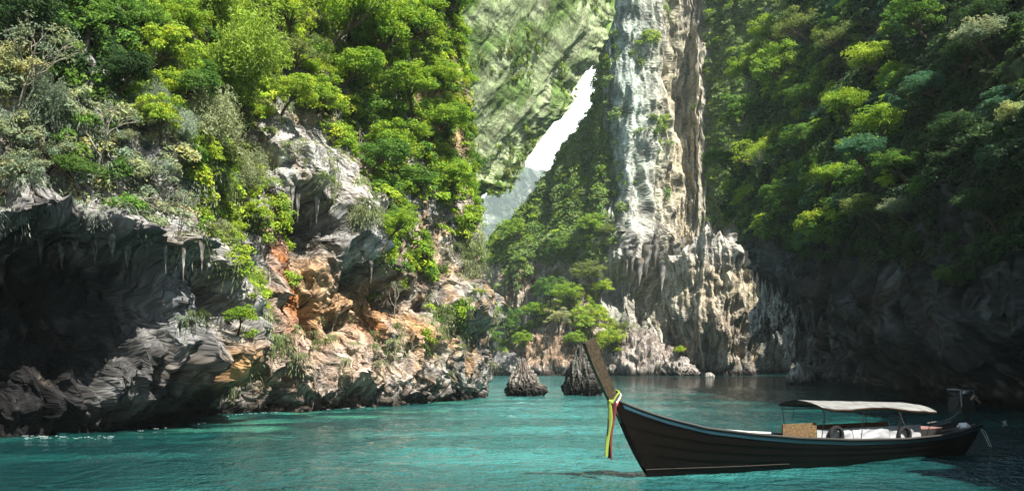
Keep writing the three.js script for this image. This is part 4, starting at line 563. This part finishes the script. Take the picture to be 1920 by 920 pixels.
  for (const s of [1.7, 2.1, 2.7]) part('peg', box(0.05, 0.10, 0.05, s, sheerY(s) + 0.02, -beam(s) + 0.09), plyM, boat);
  part('plywood_panel', box(1.12, 0.46, 0.035, 3.86, 0.88, 0.76), plyM, boat, 'light plywood panel at the front of the awning');
  part('bench_back', box(3.0, 0.16, 0.03, 7.4, 0.83, -0.74), mat(0.42, 0.26, 0.17, 0.8, { map: woodMap }), boat, 'brown plank along the far side under the awning');
  part('bench', box(4.0, 0.05, 0.4, 7.0, 0.56, -0.55), plyM, boat);
  { const g = new THREE.PlaneGeometry(3.9, 0.44, 60, 12), p = g.attributes.position; for (let i = 0; i < p.count; i++) p.setZ(i, 0.05 * fbm(p.getX(i) * 1.6, p.getY(i) * 2.5, 2, 3)); g.translate(6.45, 0.71, 0.70).computeVertexNormals(); part('side_sheet', g, mat(0.55, 0.56, 0.58, 0.45, { side: THREE.DoubleSide, metalness: 0.35 }), boat, 'crumpled silvery sheet along the side under the awning'); }
  part('stern_box', box(0.9, 0.32, 0.9, 9.0, 0.62, 0.1), darkM, boat);
  part('stern_box_lid', box(0.92, 0.03, 0.92, 9.0, 0.795, 0.1), mat(0.2, 0.1, 0.09, 0.8), boat);
  // awning
  { const nU = 40, nW = 16, pos = [], uv = [], idx = [];
    const P = (u, w) => { const a = w * 2 - 1, s0 = lerp(5.0, 4.35, w), s1 = lerp(9.75, 8.6, w), s = lerp(s0, s1, u), ridge0 = lerp(1.62, 1.46, u); return V(s, ridge0 - 0.13 * Math.pow(Math.abs(a), 1.9) - 0.035 * Math.sin(u * 9.5) * a * a + 0.012 * fbm(s * 2, w * 4, 1, 2) - 0.05 * smooth(0.85, 1, u), a * 1.02); };
    for (let i = 0; i <= nU; i++) for (let j = 0; j <= nW; j++) { const p = P(i / nU, j / nW); pos.push(p.x, p.y, p.z); uv.push(p.x * 0.5, j / nW); }
    for (let i = 0; i < nU; i++) for (let j = 0; j < nW; j++) { const a = i * (nW + 1) + j, b = a + nW + 1; idx.push(a, a + 1, b, b, a + 1, b + 1); }
    const g = new THREE.BufferGeometry(); g.setAttribute('position', new THREE.Float32BufferAttribute(pos, 3)); g.setAttribute('uv', new THREE.Float32BufferAttribute(uv, 2)); g.setIndex(idx); g.computeVertexNormals();
    const aw = part('awning', g, mat(0.24, 0.245, 0.25, 0.85, { side: THREE.DoubleSide, map: tarpMap }), boat, 'white tarpaulin roof on a thin frame');
    const lining = g.clone(), lp = lining.attributes.position; for (let i = 0; i < lp.count; i++) lp.setY(i, lp.getY(i) - 0.025); part('awning_lining', lining, mat(0.30, 0.14, 0.06, 0.8, { side: THREE.DoubleSide, map: woodMap }), aw, 'brown boarded underside of the awning');
    for (const w of [0.02, 0.98]) part('edge_rail', tube([0, 0.25, 0.5, 0.75, 1].map((u) => P(u, w).add(V(0, -0.05, 0))), 0.022, 0.022, 20, 6), ironM, aw);
    for (const u of [0.02, 0.35, 0.68, 0.98]) part('rib', tube([...Array(9).keys()].map((j) => P(u, j / 8).add(V(0, -0.045, 0))), 0.018, 0.018, 16, 5), ironM, aw);
    part('front_tie', rod(P(0, 0.05).add(V(0, -0.16, 0)), P(0, 0.95).add(V(0, -0.05, 0)), 0.014), ironM, aw);
    for (const [u, w] of [[0.02, 0.02], [0.02, 0.3], [0.34, 0.02], [0.68, 0.02], [0.98, 0.02], [0.03, 0.98], [0.35, 0.98], [0.68, 0.98], [0.97, 0.98]]) { const p = P(u, w).add(V(0, -0.05, 0)), s = p.x, foot = w === 0.3 ? V(s, 1.15, p.z) : V(s, sheerY(s) + 0.01, Math.sign(p.z) * (beam(s) - 0.04)); part('awning_post', rod(foot, p, 0.010), ironM, boat); }
  }
  // engine on its pivot, long shaft and steering bar
  { const e = new THREE.Group(); e.name = 'engine'; e.position.set(11.15, 0.70, 0.05); boat.add(e); e.userData.label = 'exposed motor on a swivel post at the stern';
    part('pivot_post', tube([V(0.15, -0.05, 0), V(0.12, 0.25, 0), V(0.02, 0.45, 0)], 0.06, 0.05, 6, 8), ironM, e);
    part('engine_block', mergeGeometries([box(0.62, 0.44, 0.4, -0.1, 0.66, 0), new THREE.CylinderGeometry(0.17, 0.17, 0.16, 18).rotateZ(Math.PI / 2).translate(-0.40, 0.72, 0), box(0.3, 0.14, 0.26, -0.05, 0.92, 0, 0.1), ...[0, 1, 2, 3, 4].map((i) => box(0.018, 0.18, 0.30, 0.0 + i * 0.04, 0.93, 0)), box(0.2, 0.2, 0.2, 0.24, 0.56, 0, -0.5)]), ironM, e);
    part('exhaust', tube([V(0, 0.8, 0.2), V(0.12, 0.92, 0.24), V(0.22, 0.82, 0.24), V(0.4, 0.72, 0.22)], 0.04, 0.035, 10, 8), mat(0.3, 0.2, 0.14, 0.6, { metalness: 0.5 }), e);
    part('guard_frame', mergeGeometries([rod(V(-0.42, 0.62, 0.22), V(-0.46, 1.1, 0.2), 0.016), rod(V(-0.46, 1.1, 0.2), V(0.12, 1.07, 0.2), 0.016), rod(V(-0.46, 1.1, -0.2), V(0.12, 1.07, -0.2), 0.016), rod(V(-0.46, 1.1, 0.2), V(-0.46, 1.1, -0.2), 0.016), rod(V(0.12, 1.07, 0.2), V(0.2, 0.8, 0.2), 0.016)]), chromeM, e);
    part('fuel_cap', new THREE.CylinderGeometry(0.05, 0.06, 0.06, 12).translate(-0.06, 1.02, 0.05), chromeM, e); part('air_filter', new THREE.CylinderGeometry(0.09, 0.09, 0.12, 16).translate(0.08, 1.02, 0), mat(0.35, 0.35, 0.36, 0.4, { metalness: 0.5 }), e);
    part('tail_shaft', rod(V(0.3, 0.5, 0), V(2.4, 0.02, -0.35), 0.028), ironM, e); part('steering_bar', tube([V(-0.3, 0.5, 0.1), V(-0.9, 0.3, 0.2), V(-2.0, 0.22, 0.28)], 0.022, 0.018, 10, 6), chromeM, e);
    part('propeller_hub', new THREE.CylinderGeometry(0.03, 0.04, 0.1, 8).rotateZ(1.35).translate(2.42, 0.02, -0.35), chromeM, e); for (let k = 0; k < 2; k++) part('propeller_blade', new THREE.SphereGeometry(0.11, 10, 8).scale(0.12, 1, 0.45).rotateX(k * Math.PI / 2 + 0.4).translate(2.44, 0.02, -0.35), chromeM, e);
  }
  part('rudder_post', rod(V(11.15, -0.3, 0.36), V(11.25, 0.7, 0.42), 0.02), ironM, boat);
  part('stern_deck', box(0.9, 0.04, 0.7, 10.85, 0.62, 0), innerM, boat);
  for (const [a, b] of [[V(9.6, 0.68, 0.4), V(11.2, 0.82, 0.35)], [V(9.5, 0.7, -0.1), V(10.9, 0.88, -0.2)], [V(9.8, 0.74, 0.5), V(10.6, 0.70, 0.5)]]) part('loose_pole', rod(a, b, 0.02), chromeM, boat);
  part('loose_cloth', (() => { const g = new THREE.SphereGeometry(0.14, 20, 14), p = g.attributes.position; for (let i = 0; i < p.count; i++) { const k = 1 + 0.6 * fbm(p.getX(i) * 9, p.getY(i) * 9, p.getZ(i) * 9, 3); p.setXYZ(i, p.getX(i) * k * 1.6, p.getY(i) * k * 0.7, p.getZ(i) * k); } g.translate(10.7, 0.78, 0.35); g.computeVertexNormals(); return g; })(), whiteM, boat);
  for (const [x, z, X, Y, Z] of [[11.35, 0.36, 11.8, 0.35, 0.36], [11.35, 0.34, 11.65, 0.18, 0.5], [11.4, 0.2, 12.2, 0.12, 0.2]]) part('stern_line', tube([V(x, 0.72, z), V((x + X) / 2 + 0.05, 0.6, z), V(X, Y, Z)], 0.012, 0.01, 8, 5), mat(0.5, 0.5, 0.46, 0.8), boat);
  // things carried by the boat
  boat.updateMatrixWorld(true);
  const world = (v) => boat.localToWorld(v.clone());
  for (const [s, label] of [[5.07, 'black tyre fender on the rail nearer the plywood panel'], [7.64, 'black tyre fender on the rail nearer the stern']]) { const t = base('tyre_fender', world(V(s, sheerY(s) + 0.09, beam(s) - 0.12))); t.rotation.y = boat.rotation.y; part('tyre', new THREE.TorusGeometry(0.205, 0.048, 12, 40), mat(0.005, 0.005, 0.0055, 0.9), t); part('tread', new THREE.TorusGeometry(0.236, 0.024, 6, 40).scale(1, 1, 2.0), mat(0.005, 0.005, 0.005, 0.95), t); part('fender_line', rod(V(0, 0.2, -0.05), V(0.1, -0.05, -0.1), 0.008), mat(0.4, 0.38, 0.3, 0.9), t); tag(t, label, 'tyre'); }
  const g = base('prow_sash', world(V(-0.98, 1.70, 0))); g.rotation.y = boat.rotation.y; tag(g, 'green, white and red sash knotted round the prow with two long hanging tails', 'sash');
  const loop = (off, r, m, label) => { const d = V(-0.43, 0.9, 0).normalize(), n = V(d.y, -d.x, 0), pts = []; for (let i = 0; i < 24; i++) { const a = i / 24 * 6.2832, cx = Math.sign(Math.cos(a)) * Math.pow(Math.abs(Math.cos(a)), 0.55) * 0.165, cz = Math.sign(Math.sin(a)) * Math.pow(Math.abs(Math.sin(a)), 0.55) * 0.09; pts.push(d.clone().multiplyScalar(off + 0.10 * cx / 0.2).add(n.clone().multiplyScalar(cx)).add(V(0, 0.02 * Math.sin(a * 3 + off * 30), cz))); } part('sash_band', new THREE.TubeGeometry(new THREE.CatmullRomCurve3(pts, true), 60, r, 8, true), m, g, label); };
  const limeM = mat(0.20, 0.26, 0.035, 0.9), redM = mat(0.5, 0.05, 0.03, 0.8), maroonM = mat(0.13, 0.022, 0.02, 0.85), whiteC = mat(0.8, 0.78, 0.76, 0.8);
  loop(0.10, 0.024, limeM, 'lime green band'); loop(0.058, 0.02, darkM, 'black band'); loop(0.02, 0.022, whiteC, 'white band'); loop(-0.022, 0.014, redM, 'red band');
  const tail = (x, z, len, w, m, ph, label) => { const pos = [], idx = [], n = 30; for (let i = 0; i <= n; i++) { const t = i / n, y = -t * len, sway = 0.03 * Math.sin(t * 5 + ph) - 0.05 * t, wd = w * (0.75 + 0.35 * t) * (1 + 0.12 * Math.sin(t * 9 + ph)); for (const [u, v] of [[-1, 0.012], [0, 0.035], [1, 0.012], [1, -0.012], [0, 0.012], [-1, -0.012]]) pos.push(x + sway + u * wd / 2, y, z + v + 0.03 * u * Math.sin(t * 4 + ph)); } for (let i = 0; i < n; i++) for (let k = 0; k < 6; k++) { const a = i * 6 + k, b = i * 6 + (k + 1) % 6; idx.push(a, a + 6, b, b, a + 6, b + 6); } const q = new THREE.BufferGeometry(); q.setAttribute('position', new THREE.Float32BufferAttribute(pos, 3)); q.setIndex(idx); q.computeVertexNormals(); part('sash_tail', q, m, g, label); };
  tail(-0.20, 0.08, 1.18, 0.085, limeM, 0, 'lime green tail'); tail(-0.12, 0.11, 1.26, 0.07, maroonM, 1.3, 'maroon tail'); tail(-0.16, 0.05, 1.22, 0.08, darkM, 2.2, 'black tail');
  part('knot', (() => { const k = new THREE.SphereGeometry(0.06, 16, 12), p = k.attributes.position; for (let i = 0; i < p.count; i++) { const f = 1 + 0.35 * fbm(p.getX(i) * 14, p.getY(i) * 14, p.getZ(i) * 14, 3); p.setXYZ(i, p.getX(i) * f, p.getY(i) * f, p.getZ(i) * f); } k.translate(-0.16, -0.0, 0.07); k.computeVertexNormals(); return k; })(), limeM, g);
}
shade(scene);
renderer.render(scene, camera);
